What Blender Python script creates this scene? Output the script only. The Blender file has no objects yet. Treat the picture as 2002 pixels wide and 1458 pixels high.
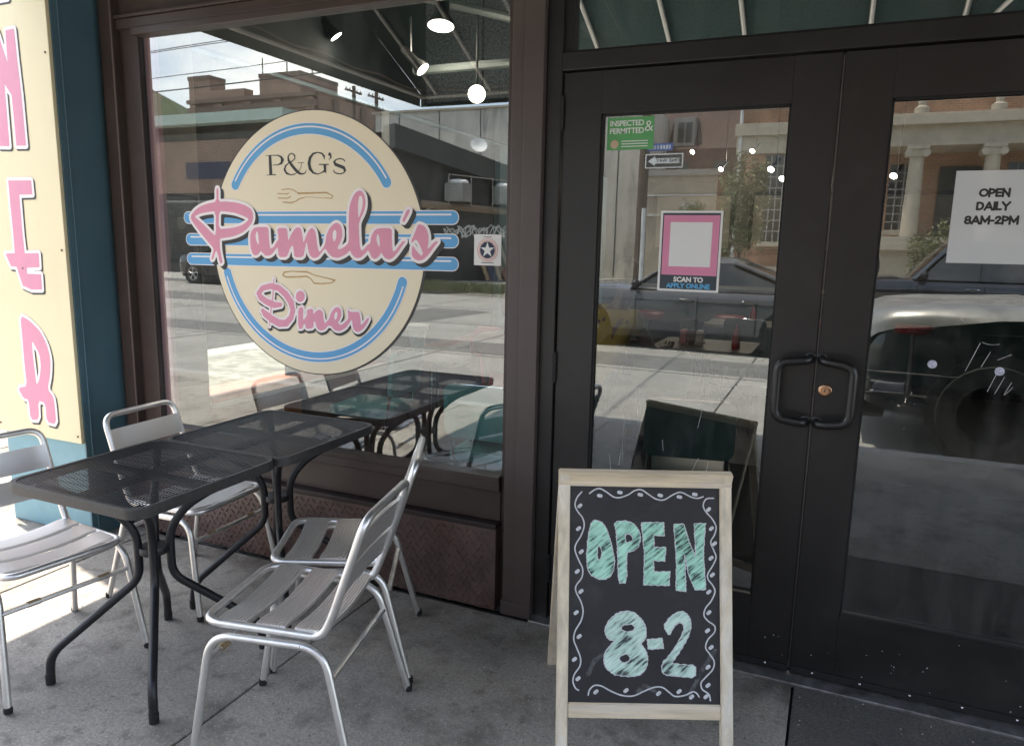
import bpy, bmesh, math, random
import numpy as np
from mathutils import Vector, Matrix
R = math.radians
random.seed(7)
S = bpy.context.scene
COL = S.collection

# ------------------------------------------------------------------ camera, sky, sun, exposure
cam_d = bpy.data.cameras.new('camera')
cam = bpy.data.objects.new('camera', cam_d); COL.objects.link(cam)
cam_d.sensor_width = 36.0; cam_d.lens = 1437.0/2002.0*36.0
cam_d.clip_start = .05; cam_d.clip_end = 600
_r = Vector((0.91556, 0.40168, 0.01992)); _u = Vector((-0.08716, 0.14981, 0.98487)); _f = Vector((-0.39262, 0.90344, -0.17217))
m = Matrix(((_r.x, _u.x, -_f.x, .036), (_r.y, _u.y, -_f.y, -2.62), (_r.z, _u.z, -_f.z, 1.5), (0, 0, 0, 1)))
cam.matrix_world = m
S.camera = cam

SUN_EL, SUN_AZ = 72.0, math.degrees(math.atan2(.26, -.966))      # azimuth of the sun, measured from +x towards +y
sd = Vector((math.cos(R(SUN_EL))*math.cos(R(SUN_AZ)), math.cos(R(SUN_EL))*math.sin(R(SUN_AZ)), math.sin(R(SUN_EL))))
W = bpy.data.worlds.new('World'); S.world = W; W.use_nodes = True
nt = W.node_tree; nt.nodes.clear()
wo = nt.nodes.new('ShaderNodeOutputWorld'); bg = nt.nodes.new('ShaderNodeBackground')
sky = nt.nodes.new('ShaderNodeTexSky'); sky.sky_type = 'NISHITA'; sky.sun_disc = False
sky.sun_elevation = R(SUN_EL); sky.sun_rotation = R(90 - SUN_AZ); sky.air_density = 1.0; sky.dust_density = 1.2
tc = nt.nodes.new('ShaderNodeTexCoord'); mp = nt.nodes.new('ShaderNodeMapping'); mp.inputs['Scale'].default_value = (1, 1, 2.6)
nz = nt.nodes.new('ShaderNodeTexNoise'); nz.inputs['Scale'].default_value = 2.3; nz.inputs['Detail'].default_value = 7; nz.inputs['Roughness'].default_value = .55
cr = nt.nodes.new('ShaderNodeValToRGB'); cr.color_ramp.elements[0].position = .52; cr.color_ramp.elements[1].position = .70
mx = nt.nodes.new('ShaderNodeMix'); mx.data_type = 'RGBA'
mx.inputs['B'].default_value = (8.6, 8.4, 8.1, 1)
nt.links.new(tc.outputs['Generated'], mp.inputs['Vector']); nt.links.new(mp.outputs['Vector'], nz.inputs['Vector'])
nt.links.new(nz.outputs['Fac'], cr.inputs['Fac']); nt.links.new(cr.outputs['Color'], mx.inputs['Factor'])
hs = nt.nodes.new('ShaderNodeHueSaturation'); hs.inputs['Saturation'].default_value = .70; nt.links.new(sky.outputs['Color'], hs.inputs['Color']); nt.links.new(hs.outputs['Color'], mx.inputs['A']); nt.links.new(mx.outputs['Result'], bg.inputs['Color'])
bg.inputs['Strength'].default_value = .15
nt.links.new(bg.outputs['Background'], wo.inputs['Surface'])
sl = bpy.data.lights.new('sun', 'SUN'); sl.energy = 2.9; sl.angle = R(.53); sl.color = (1, .92, .80)
so = bpy.data.objects.new('sun', sl); COL.objects.link(so); so.rotation_euler = (-sd).to_track_quat('-Z', 'Y').to_euler(); so.location = (-6, 2, 20)
S.view_settings.view_transform = 'Standard'; S.view_settings.look = 'None'; S.view_settings.gamma = 1; S.view_settings.use_curve_mapping = False
S.view_settings.exposure = 2.1
S.render.engine = 'CYCLES'
S.cycles.max_bounces = 8; S.cycles.transparent_max_bounces = 12; S.cycles.diffuse_bounces = 4; S.cycles.glossy_bounces = 5
S.cycles.caustics_reflective = False; S.cycles.caustics_refractive = False; S.cycles.sample_clamp_indirect = 8
S.cycles.use_denoising = True

# ------------------------------------------------------------------ materials
def _nodes(name):
    m = bpy.data.materials.new(name); m.use_nodes = True
    n = m.node_tree.nodes; l = m.node_tree.links
    return m, n, l, n['Principled BSDF']
def mat(name, col, rough=.5, metal=0., var=.18, scale=6., bump=0., bscale=80., spec=.5, stain=None, stain_amt=.0, stain_scale=1.5, rvar=.12, coat=0., stretch=(1, 1, 1)):
    m, n, l, b = _nodes(name)
    tc = n.new('ShaderNodeTexCoord'); mp = n.new('ShaderNodeMapping'); mp.inputs['Scale'].default_value = stretch
    l.new(tc.outputs['Object'], mp.inputs['Vector'])
    a = n.new('ShaderNodeTexNoise'); a.inputs['Scale'].default_value = scale; a.inputs['Detail'].default_value = 8; a.inputs['Roughness'].default_value = .65
    l.new(mp.outputs['Vector'], a.inputs['Vector'])
    r = n.new('ShaderNodeValToRGB'); r.color_ramp.elements[0].position = .3; r.color_ramp.elements[1].position = .7
    c = Vector(col)
    lo = c*(1-var); hi = c*(1+var)
    r.color_ramp.elements[0].color = (*lo, 1); r.color_ramp.elements[1].color = (*[min(v, 1) for v in hi], 1)
    l.new(a.outputs['Fac'], r.inputs['Fac'])
    out = r.outputs['Color']
    if stain is not None:
        s = n.new('ShaderNodeTexNoise'); s.inputs['Scale'].default_value = stain_scale; s.inputs['Detail'].default_value = 9; s.inputs['Roughness'].default_value = .7
        l.new(mp.outputs['Vector'], s.inputs['Vector'])
        sr = n.new('ShaderNodeValToRGB'); sr.color_ramp.elements[0].position = .52; sr.color_ramp.elements[1].position = .72
        l.new(s.outputs['Fac'], sr.inputs['Fac'])
        mu = n.new('ShaderNodeMath'); mu.operation = 'MULTIPLY'; mu.inputs[1].default_value = stain_amt
        l.new(sr.outputs['Color'], mu.inputs[0])
        x = n.new('ShaderNodeMix'); x.data_type = 'RGBA'; x.inputs['B'].default_value = (*stain, 1)
        l.new(mu.outputs[0], x.inputs['Factor']); l.new(out, x.inputs['A']); out = x.outputs['Result']
    l.new(out, b.inputs['Base Color'])
    b.inputs['Metallic'].default_value = metal; b.inputs['Specular IOR Level'].default_value = spec
    b.inputs['Coat Weight'].default_value = coat
    mr = n.new('ShaderNodeMapRange'); mr.inputs['To Min'].default_value = max(0, rough-rvar); mr.inputs['To Max'].default_value = min(1, rough+rvar)
    l.new(a.outputs['Fac'], mr.inputs['Value']); l.new(mr.outputs['Result'], b.inputs['Roughness'])
    if bump:
        bn = n.new('ShaderNodeTexNoise'); bn.inputs['Scale'].default_value = bscale; bn.inputs['Detail'].default_value = 5
        l.new(mp.outputs['Vector'], bn.inputs['Vector'])
        bp = n.new('ShaderNodeBump'); bp.inputs['Strength'].default_value = bump; bp.inputs['Distance'].default_value = .01
        l.new(bn.outputs['Fac'], bp.inputs['Height']); l.new(bp.outputs['Normal'], b.inputs['Normal'])
    return m
def brick_mat(name, c1, c2, mortar, scale=1.0, bw=.22, rh=.075, ms=.012):
    m, n, l, b = _nodes(name)
    tc = n.new('ShaderNodeTexCoord'); sp = n.new('ShaderNodeSeparateXYZ'); l.new(tc.outputs['Object'], sp.inputs[0])
    ad = n.new('ShaderNodeMath'); l.new(sp.outputs['X'], ad.inputs[0]); l.new(sp.outputs['Y'], ad.inputs[1])
    cb = n.new('ShaderNodeCombineXYZ'); l.new(ad.outputs[0], cb.inputs['X']); l.new(sp.outputs['Z'], cb.inputs['Y'])
    t = n.new('ShaderNodeTexBrick'); t.inputs['Scale'].default_value = scale; t.inputs['Brick Width'].default_value = bw; t.inputs['Row Height'].default_value = rh; t.inputs['Mortar Size'].default_value = ms
    t.inputs['Color1'].default_value = (*c1, 1); t.inputs['Color2'].default_value = (*c2, 1); t.inputs['Mortar'].default_value = (*mortar, 1)
    l.new(cb.outputs[0], t.inputs['Vector'])
    a = n.new('ShaderNodeTexNoise'); a.inputs['Scale'].default_value = .7; a.inputs['Detail'].default_value = 8
    l.new(tc.outputs['Object'], a.inputs['Vector'])
    mr = n.new('ShaderNodeMapRange'); mr.inputs['To Min'].default_value = .6; mr.inputs['To Max'].default_value = 1.35; l.new(a.outputs['Fac'], mr.inputs['Value'])
    x = n.new('ShaderNodeMix'); x.data_type = 'RGBA'; x.blend_type = 'MULTIPLY'; x.inputs['Factor'].default_value = 1
    l.new(t.outputs['Color'], x.inputs['A']); l.new(mr.outputs['Result'], x.inputs['B']); l.new(x.outputs['Result'], b.inputs['Base Color'])
    b.inputs['Roughness'].default_value = .85
    return m
def glass_mat(name, refl, tint=(.86, .9, .88)):
    m, n, l, b = _nodes(name); n.remove(b)
    o = n['Material Output']
    t = n.new('ShaderNodeBsdfTransparent'); t.inputs['Color'].default_value = (*tint, 1)
    g = n.new('ShaderNodeBsdfGlossy'); g.inputs['Roughness'].default_value = .0; g.inputs['Color'].default_value = (.96, 1, .98, 1)
    lw = n.new('ShaderNodeLayerWeight'); lw.inputs['Blend'].default_value = .25
    mr = n.new('ShaderNodeMapRange'); mr.inputs['To Min'].default_value = refl; mr.inputs['To Max'].default_value = min(1, refl+.6)
    l.new(lw.outputs['Fresnel'], mr.inputs['Value'])
    x = n.new('ShaderNodeMixShader'); l.new(mr.outputs['Result'], x.inputs['Fac']); l.new(t.outputs[0], x.inputs[1]); l.new(g.outputs[0], x.inputs[2])
    # dust and wiped smears on the pane
    d = n.new('ShaderNodeBsdfDiffuse'); d.inputs['Color'].default_value = (.6, .58, .54, 1)
    tc2 = n.new('ShaderNodeTexCoord'); mp2 = n.new('ShaderNodeMapping'); mp2.inputs['Rotation'].default_value = (0, .5, 0); mp2.inputs['Scale'].default_value = (6, 1, 1.6); l.new(tc2.outputs['Object'], mp2.inputs['Vector'])
    dn = n.new('ShaderNodeTexNoise'); dn.inputs['Scale'].default_value = 1.6; dn.inputs['Detail'].default_value = 9; dn.inputs['Roughness'].default_value = .72; l.new(mp2.outputs['Vector'], dn.inputs['Vector'])
    dm = n.new('ShaderNodeMapRange'); dm.inputs['From Min'].default_value = .45; dm.inputs['From Max'].default_value = .75; dm.inputs['To Max'].default_value = .07; dm.inputs['To Min'].default_value = .004; l.new(dn.outputs['Fac'], dm.inputs['Value'])
    y = n.new('ShaderNodeMixShader'); l.new(dm.outputs['Result'], y.inputs['Fac']); l.new(x.outputs[0], y.inputs[1]); l.new(d.outputs[0], y.inputs[2])
    l.new(y.outputs[0], o.inputs['Surface'])
    # faint waviness of old plate glass
    nz = n.new('ShaderNodeTexNoise'); nz.inputs['Scale'].default_value = 1.1; nz.inputs['Detail'].default_value = 1
    bp = n.new('ShaderNodeBump'); bp.inputs['Strength'].default_value = .012; bp.inputs['Distance'].default_value = .05
    tc = n.new('ShaderNodeTexCoord'); l.new(tc.outputs['Object'], nz.inputs['Vector']); l.new(nz.outputs['Fac'], bp.inputs['Height']); l.new(bp.outputs['Normal'], g.inputs['Normal'])
    return m
def clear_mat(name, c=(.97, .98, .97)):
    m, n, l, b = _nodes(name); n.remove(b)
    t = n.new('ShaderNodeBsdfTransparent'); t.inputs['Color'].default_value = (*c, 1)
    l.new(t.outputs[0], n['Material Output'].inputs['Surface']); return m
def emit_mat(name, col, st):
    m, n, l, b = _nodes(name)
    b.inputs['Base Color'].default_value = (*col, 1); b.inputs['Emission Color'].default_value = (*col, 1); b.inputs['Emission Strength'].default_value = st
    return m
def chalk_mat(name, c1, c2, bgc):
    """chalk rubbed on in diagonal strokes, with the board showing through"""
    m, n, l, b = _nodes(name)
    tc = n.new('ShaderNodeTexCoord'); m0 = n.new('ShaderNodeMapping'); m0.inputs['Rotation'].default_value = (0, R(38), 0); mp = n.new('ShaderNodeMapping'); mp.inputs['Scale'].default_value = (17, 1, 125)
    l.new(tc.outputs['Object'], m0.inputs['Vector']); l.new(m0.outputs['Vector'], mp.inputs['Vector'])
    a = n.new('ShaderNodeTexNoise'); a.inputs['Scale'].default_value = 1.0; a.inputs['Detail'].default_value = 4; a.inputs['Roughness'].default_value = .6; l.new(mp.outputs['Vector'], a.inputs['Vector'])
    d = n.new('ShaderNodeTexNoise'); d.inputs['Scale'].default_value = 14; d.inputs['Detail'].default_value = 6; l.new(tc.outputs['Object'], d.inputs['Vector'])
    su = n.new('ShaderNodeMath'); su.operation = 'ADD'; l.new(a.outputs['Fac'], su.inputs[0])
    sc = n.new('ShaderNodeMath'); sc.operation = 'MULTIPLY'; sc.inputs[1].default_value = .75; l.new(d.outputs['Fac'], sc.inputs[0]); l.new(sc.outputs[0], su.inputs[1])
    r = n.new('ShaderNodeValToRGB'); e = r.color_ramp.elements
    e[0].position = .70; e[0].color = (*bgc, 1); e[1].position = .82; e[1].color = (*c1, 1); q = r.color_ramp.elements.new(1.0); q.color = (*c2, 1)
    l.new(su.outputs[0], r.inputs['Fac']); l.new(r.outputs['Color'], b.inputs['Base Color']); b.inputs['Roughness'].default_value = .9
    return m

M = {}
def pave_mat(name, col, dark, amt):
    m, n, l, b = _nodes(name); tc = n.new('ShaderNodeTexCoord')
    def noise(sc, det, p0, p1, rough=.6):
        a = n.new('ShaderNodeTexNoise'); a.inputs['Scale'].default_value = sc; a.inputs['Detail'].default_value = det; a.inputs['Roughness'].default_value = rough; l.new(tc.outputs['Object'], a.inputs['Vector'])
        r = n.new('ShaderNodeMapRange'); r.inputs['From Min'].default_value = p0; r.inputs['From Max'].default_value = p1; l.new(a.outputs['Fac'], r.inputs['Value']); return a, r.outputs['Result']
    def mix(f, amt_, A, B):
        mu = n.new('ShaderNodeMath'); mu.operation = 'MULTIPLY'; mu.inputs[1].default_value = amt_; l.new(f, mu.inputs[0])
        x = n.new('ShaderNodeMix'); x.data_type = 'RGBA'; l.new(mu.outputs[0], x.inputs['Factor'])
        if isinstance(A, tuple): x.inputs['A'].default_value = (*A, 1)
        else: l.new(A, x.inputs['A'])
        x.inputs['B'].default_value = (*B, 1); return x.outputs['Result']
    c = Vector(col)
    o = mix(noise(1.3, 8, .35, .65)[1], .7, tuple(c*.82), tuple(c*1.18))
    o = mix(noise(3.1, 10, .50, .66, .7)[1], amt, o, dark)
    o = mix(noise(11, 6, .56, .68, .6)[1], amt*.7, o, tuple(Vector(dark)*.8))
    fa, fr = noise(105, 6, .42, .60, .8); o = mix(fr, .62, o, tuple(c*.42))
    o = mix(noise(150, 2, .66, .70)[1], .75, o, tuple(c*1.7)); o = mix(noise(62, 3, .64, .70)[1], .8, o, tuple(c*.28))
    v = n.new('ShaderNodeTexVoronoi'); v.inputs['Scale'].default_value = 7; l.new(tc.outputs['Object'], v.inputs['Vector'])
    r = n.new('ShaderNodeMapRange'); r.inputs['From Min'].default_value = .11; r.inputs['From Max'].default_value = .07; l.new(v.outputs['Distance'], r.inputs['Value']); o = mix(r.outputs['Result'], .45, o, tuple(c*.35))
    if amt > .69 and 'pavement' in name:      # grime gathered along the foot of the wall
        g2 = n.new('ShaderNodeNewGeometry'); sp = n.new('ShaderNodeSeparateXYZ'); l.new(g2.outputs['Position'], sp.inputs[0])
        r1 = n.new('ShaderNodeMapRange'); r1.inputs['From Min'].default_value = -.42; r1.inputs['From Max'].default_value = -.04; l.new(sp.outputs['Y'], r1.inputs['Value'])
        nn, nr = noise(5, 8, .38, .62); m2 = n.new('ShaderNodeMath'); m2.operation = 'MULTIPLY'; l.new(r1.outputs['Result'], m2.inputs[0]); l.new(nr, m2.inputs[1])
        o = mix(m2.outputs[0], .85, o, (.085, .068, .05))
    l.new(o, b.inputs['Base Color']); b.inputs['Roughness'].default_value = .88; b.inputs['Specular IOR Level'].default_value = .3
    bp = n.new('ShaderNodeBump'); bp.inputs['Strength'].default_value = .35; bp.inputs['Distance'].default_value = .004; l.new(fa.outputs['Fac'], bp.inputs['Height']); l.new(bp.outputs['Normal'], b.inputs['Normal'])
    return m
M['walk'] = pave_mat('pavement_concrete', (.45, .415, .365), (.155, .14, .12), .85)
M['walk2'] = pave_mat('pavement_granite_dark', (.135, .13, .12), (.22, .20, .17), .55)
M['road'] = pave_mat('road_concrete', (.42, .405, .375), (.30, .285, .265), .7)
M['kerb'] = mat('kerb_concrete', (.4, .39, .36), .85, var=.15, scale=9)
M['joint'] = mat('joint_filler', (.06, .058, .055), .95)
M['brown'] = mat('brown_paint', (.058, .040, .034), .42, var=.14, scale=5, stain=(.11, .085, .075), stain_amt=.35, stain_scale=3)
M['brown_d'] = mat('brown_paint_deep', (.030, .020, .019), .45, var=.2, scale=6)
M['bronze'] = mat('dark_bronze_metal', (.0165, .0152, .0142), .40, var=.25, scale=4, stain=(.045, .041, .038), stain_amt=.55, stain_scale=2.5, spec=.45)
M['gasket'] = mat('black_gasket', (.006, .006, .006), .6)
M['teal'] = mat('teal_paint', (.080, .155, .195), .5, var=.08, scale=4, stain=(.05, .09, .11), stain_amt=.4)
M['blue'] = mat('light_blue_paint', (.20, .37, .43), .55, var=.1, scale=5, bump=.12, bscale=30, stain=(.3, .42, .45), stain_amt=.5, stain_scale=6)
M['cream'] = mat('cream_sign_paint', (.80, .71, .46), .5, var=.03, scale=2, stain=(.68, .58, .36), stain_amt=.4, stain_scale=3)
M['oval'] = mat('cream_vinyl', (.82, .73, .53), .45, var=.02, scale=2)
M['pink'] = mat('pink_vinyl', (.72, .29, .41), .5, var=.05, scale=9)
M['white'] = mat('white_vinyl', (.86, .80, .80), .5, var=.03)
M['black'] = mat('black_vinyl', (.014, .014, .015), .5)
M['dshadow'] = mat('dark_vinyl_edge', (.03, .028, .025), .5)
M['sblue'] = mat('blue_vinyl', (.10, .36, .66), .45, var=.05, scale=9)
M['tan'] = mat('tan_vinyl', (.50, .33, .13), .5, var=.2, scale=30)
M['rustplate'] = mat('tread_plate_paint', (.115, .075, .066), .36, var=.35, scale=14, stain=(.15, .075, .04), stain_amt=.45, stain_scale=4)
M['alu'] = mat('aluminium_tube', (.80, .79, .77), .40, .92, var=.06, scale=30, rvar=.05)
M['aluslat'] = mat('aluminium_slat', (.80, .77, .74), .42, .8, var=.03, scale=14, rvar=.06)
M['powder'] = mat('black_powder_coat', (.016, .016, .019), .42, var=.25, scale=30, spec=.5)
M['powderrim'] = mat('black_powder_coat_rim', (.045, .043, .040), .5, var=.35, scale=40)
M['rubber'] = mat('black_rubber', (.01, .01, .01), .7)
M['wood'] = mat('whitewashed_wood', (.78, .67, .50), .7, var=.22, scale=5, stretch=(9, 9, .8), stain=(.88, .86, .80), stain_amt=.8, stain_scale=1.2, bump=.15, bscale=40)
M['woodh'] = mat('whitewashed_wood_rail', (.78, .64, .45), .7, var=.22, scale=5, stretch=(.8, 9, 9), stain=(.72, .70, .66), stain_amt=.7, stain_scale=1.2, bump=.15, bscale=40)
M['board'] = mat('chalkboard_black', (.024, .023, .0245), .62, var=.3, scale=9, stain=(.06, .06, .06), stain_amt=.6, stain_scale=6)
M['chalkw'] = mat('white_chalk', (.66, .66, .67), .95, var=.2, scale=80)
M['chalkg'] = chalk_mat('mint_chalk', (.36, .66, .52), (.56, .92, .73), (.05, .075, .065))
M['chalkg2'] = chalk_mat('pale_mint_chalk', (.50, .68, .58), (.72, .90, .79), (.06, .07, .068))
M['glass'] = glass_mat('window_glass', .185, (.95, .97, .96))
M['glassd'] = glass_mat('door_glass', .175, (.95, .96, .95))
M['glasst'] = glass_mat('transom_glass', .72, (.5, .54, .52))
M['clear'] = clear_mat('clear_glass_edge'); M['tinted'] = clear_mat('tinted_side_glass', (.68, .70, .66))
M['chrome'] = mat('chrome', (.8, .8, .8), .1, 1.0, var=.03)
M['brass'] = mat('old_brass', (.55, .33, .2), .3, 1.0, var=.2)
M['steelstrip'] = mat('worn_aluminium_threshold', (.5, .5, .5), .4, .9, var=.3, scale=20, stain=(.1, .09, .08), stain_amt=.7, stain_scale=7)
M['paper'] = mat('white_paper', (.80, .80, .78), .7, var=.03)
M['sleeve'] = mat('sleeved_paper', (.66, .67, .66), .5, var=.03, coat=1.0)
M['ink'] = mat('black_ink', (.03, .03, .03), .6)
M['greenst'] = mat('green_sticker', (.11, .38, .13), .5, var=.12, scale=12)
M['pinkpaper'] = mat('pink_poster', (.74, .27, .42), .6, var=.06)
M['bluepaper'] = mat('blue_print', (.12, .42, .72), .6)
M['navy'] = mat('navy_print', (.015, .02, .06), .5)
M['redpr'] = mat('pale_red_print', (.66, .33, .27), .6)
M['fabric'] = mat('green_awning_fabric', (.011, .040, .038), .8, var=.2, scale=3)
M['galv'] = mat('galvanised_steel', (.42, .40, .37), .42, .7, var=.15, scale=12)
D_PAM={'pos': [[(-2.776,1.604),(-2.752,1.627),(-2.715,1.646),(-2.665,1.659),(-2.614,1.666),(-2.61,1.727),(-2.598,1.726),(-2.602,1.666),(-2.551,1.667),(-2.492,1.662),(-2.446,1.651),(-2.413,1.636),(-2.4,1.617),(-2.399,1.595),(-2.408,1.573),(-2.431,1.551),(-2.461,1.531),(-2.5,1.516),(-2.544,1.507),(-2.587,1.502),(-2.605,1.5),(-2.606,1.454),(-2.601,1.421),(-2.594,1.392),(-2.604,1.383),(-2.612,1.391),(-2.619,1.421),(-2.628,1.445),(-2.638,1.433),(-2.649,1.407),(-2.658,1.4),(-2.662,1.406),(-2.651,1.433),(-2.644,1.453),(-2.681,1.486),(-2.723,1.525),(-2.757,1.561),(-2.778,1.587)],[(-2.395,1.551),(-2.372,1.554),(-2.314,1.555),(-2.314,1.517),(-2.312,1.473),(-2.305,1.458),(-2.288,1.467),(-2.268,1.492),(-2.258,1.502),(-2.261,1.524),(-2.264,1.551),(-2.21,1.552),(-2.207,1.525),(-2.205,1.493),(-2.187,1.525),(-2.17,1.544),(-2.158,1.553),(-2.142,1.555),(-2.131,1.547),(-2.126,1.519),(-2.121,1.486),(-2.105,1.52),(-2.088,1.545),(-2.072,1.555),(-2.056,1.541),(-2.051,1.518),(-2.048,1.485),(-2.042,1.459),(-2.036,1.449),(-2.02,1.463),(-2.003,1.486),(-1.998,1.519),(-1.983,1.548),(-1.962,1.568),(-1.942,1.577),(-1.922,1.568),(-1.913,1.546),(-1.913,1.52),(-1.924,1.494),(-1.94,1.471),(-1.933,1.463),(-1.912,1.47),(-1.88,1.491),(-1.88,1.546),(-1.878,1.61),(-1.873,1.648),(-1.86,1.676),(-1.845,1.698),(-1.825,1.709),(-1.81,1.706),(-1.798,1.691),(-1.793,1.666),(-1.795,1.641),(-1.804,1.616),(-1.82,1.591),(-1.828,1.572),(-1.828,1.531),(-1.825,1.483),(-1.818,1.46),(-1.804,1.467),(-1.783,1.487),(-1.771,1.493),(-1.768,1.515),(-1.759,1.535),(-1.743,1.551),(-1.724,1.555),(-1.664,1.556),(-1.665,1.517),(-1.663,1.47),(-1.658,1.458),(-1.643,1.47),(-1.62,1.496),(-1.609,1.505),(-1.598,1.504),(-1.613,1.487),(-1.636,1.458),(-1.658,1.436),(-1.677,1.427),(-1.696,1.431),(-1.711,1.447),(-1.718,1.456),(-1.73,1.437),(-1.749,1.427),(-1.764,1.433),(-1.775,1.452),(-1.783,1.464),(-1.799,1.448),(-1.822,1.431),(-1.846,1.429),(-1.865,1.443),(-1.876,1.462),(-1.889,1.449),(-1.913,1.436),(-1.941,1.427),(-1.97,1.431),(-1.989,1.447),(-2.001,1.463),(-2.007,1.465),(-2.022,1.451),(-2.043,1.429),(-2.068,1.422),(-2.089,1.435),(-2.098,1.464),(-2.103,1.497),(-2.114,1.464),(-2.124,1.426),(-2.173,1.424),(-2.177,1.463),(-2.181,1.478),(-2.197,1.462),(-2.215,1.424),(-2.261,1.423),(-2.265,1.467),(-2.274,1.461),(-2.291,1.441),(-2.312,1.428),(-2.337,1.427),(-2.353,1.44),(-2.363,1.449),(-2.378,1.433),(-2.395,1.426),(-2.41,1.432),(-2.421,1.458),(-2.423,1.49),(-2.42,1.522),(-2.408,1.541)],[(-1.59,1.632),(-1.574,1.63),(-1.603,1.581),(-1.616,1.583)],[(-1.538,1.574),(-1.511,1.567),(-1.497,1.55),(-1.49,1.526),(-1.491,1.495),(-1.497,1.473),(-1.486,1.48),(-1.468,1.499),(-1.456,1.506),(-1.444,1.507),(-1.465,1.483),(-1.49,1.452),(-1.511,1.433),(-1.533,1.426),(-1.555,1.432),(-1.569,1.447),(-1.569,1.472),(-1.564,1.488),(-1.547,1.466),(-1.524,1.445),(-1.515,1.455),(-1.526,1.482),(-1.547,1.513),(-1.558,1.506),(-1.569,1.497),(-1.571,1.506),(-1.562,1.522),(-1.551,1.546)]],'neg': [[(-2.758,1.6),(-2.713,1.614),(-2.672,1.62),(-2.62,1.624),(-2.628,1.511),(-2.648,1.522),(-2.69,1.555),(-2.728,1.581)],[(-2.602,1.624),(-2.554,1.622),(-2.503,1.616),(-2.457,1.603),(-2.422,1.589),(-2.455,1.566),(-2.498,1.553),(-2.55,1.546),(-2.608,1.542)],[(-2.381,1.538),(-2.374,1.522),(-2.372,1.471),(-2.386,1.49),(-2.391,1.516)],[(-1.822,1.688),(-1.812,1.688),(-1.805,1.67),(-1.809,1.641),(-1.819,1.613),(-1.829,1.594),(-1.831,1.626),(-1.83,1.663)],[(-1.734,1.535),(-1.725,1.516),(-1.724,1.475),(-1.735,1.488),(-1.742,1.513)],[(-1.952,1.548),(-1.943,1.539),(-1.945,1.513),(-1.956,1.493),(-1.965,1.513),(-1.963,1.535)]],'strokes': []}
D_DIN={'pos': [[(-2.162,1.199),(-2.132,1.209),(-2.136,1.146),(-2.126,1.153),(-2.112,1.173),(-2.113,1.195),(-2.079,1.203),(-2.078,1.175),(-2.062,1.192),(-2.042,1.201),(-2.025,1.19),(-2.022,1.162),(-2.017,1.14),(-2.005,1.147),(-1.989,1.167),(-1.983,1.186),(-1.965,1.209),(-1.945,1.217),(-1.929,1.208),(-1.925,1.183),(-1.935,1.161),(-1.947,1.148),(-1.932,1.136),(-1.913,1.147),(-1.89,1.167),(-1.893,1.195),(-1.889,1.213),(-1.882,1.198),(-1.867,1.199),(-1.833,1.201),(-1.827,1.177),(-1.827,1.142),(-1.812,1.153),(-1.793,1.175),(-1.779,1.179),(-1.794,1.151),(-1.816,1.125),(-1.839,1.112),(-1.857,1.116),(-1.868,1.134),(-1.871,1.168),(-1.887,1.148),(-1.906,1.125),(-1.937,1.11),(-1.963,1.112),(-1.982,1.13),(-1.998,1.132),(-2.017,1.112),(-2.041,1.105),(-2.06,1.115),(-2.069,1.147),(-2.077,1.143),(-2.08,1.114),(-2.12,1.108),(-2.125,1.134),(-2.137,1.123),(-2.14,1.109),(-2.164,1.105)],[(-2.122,1.254),(-2.124,1.246),(-2.128,1.238),(-2.134,1.232),(-2.142,1.229),(-2.15,1.228),(-2.158,1.229),(-2.165,1.233),(-2.17,1.24),(-2.173,1.247),(-2.172,1.255),(-2.169,1.263),(-2.164,1.27),(-2.157,1.275),(-2.149,1.277),(-2.14,1.277),(-2.133,1.274),(-2.127,1.269),(-2.123,1.262)]],'neg': [[(-1.957,1.194),(-1.946,1.192),(-1.95,1.169),(-1.96,1.156),(-1.966,1.175)]],'strokes': [[(-2.261,1.21,0.01),(-2.298,1.207,0.015),(-2.339,1.219,0.015),(-2.374,1.237,0.015),(-2.386,1.255,0.012),(-2.362,1.28,0.012),(-2.315,1.292,0.013),(-2.266,1.284,0.014),(-2.227,1.257,0.016),(-2.2,1.223,0.016),(-2.191,1.188,0.013),(-2.202,1.155,0.013),(-2.232,1.127,0.015),(-2.273,1.125,0.017),(-2.314,1.142,0.017),(-2.351,1.163,0.016),(-2.365,1.177,0.01)],[(-2.293,1.325,0.002),(-2.303,1.247,0.003),(-2.316,1.188,0.003),(-2.33,1.108,0.002)]]}
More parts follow.
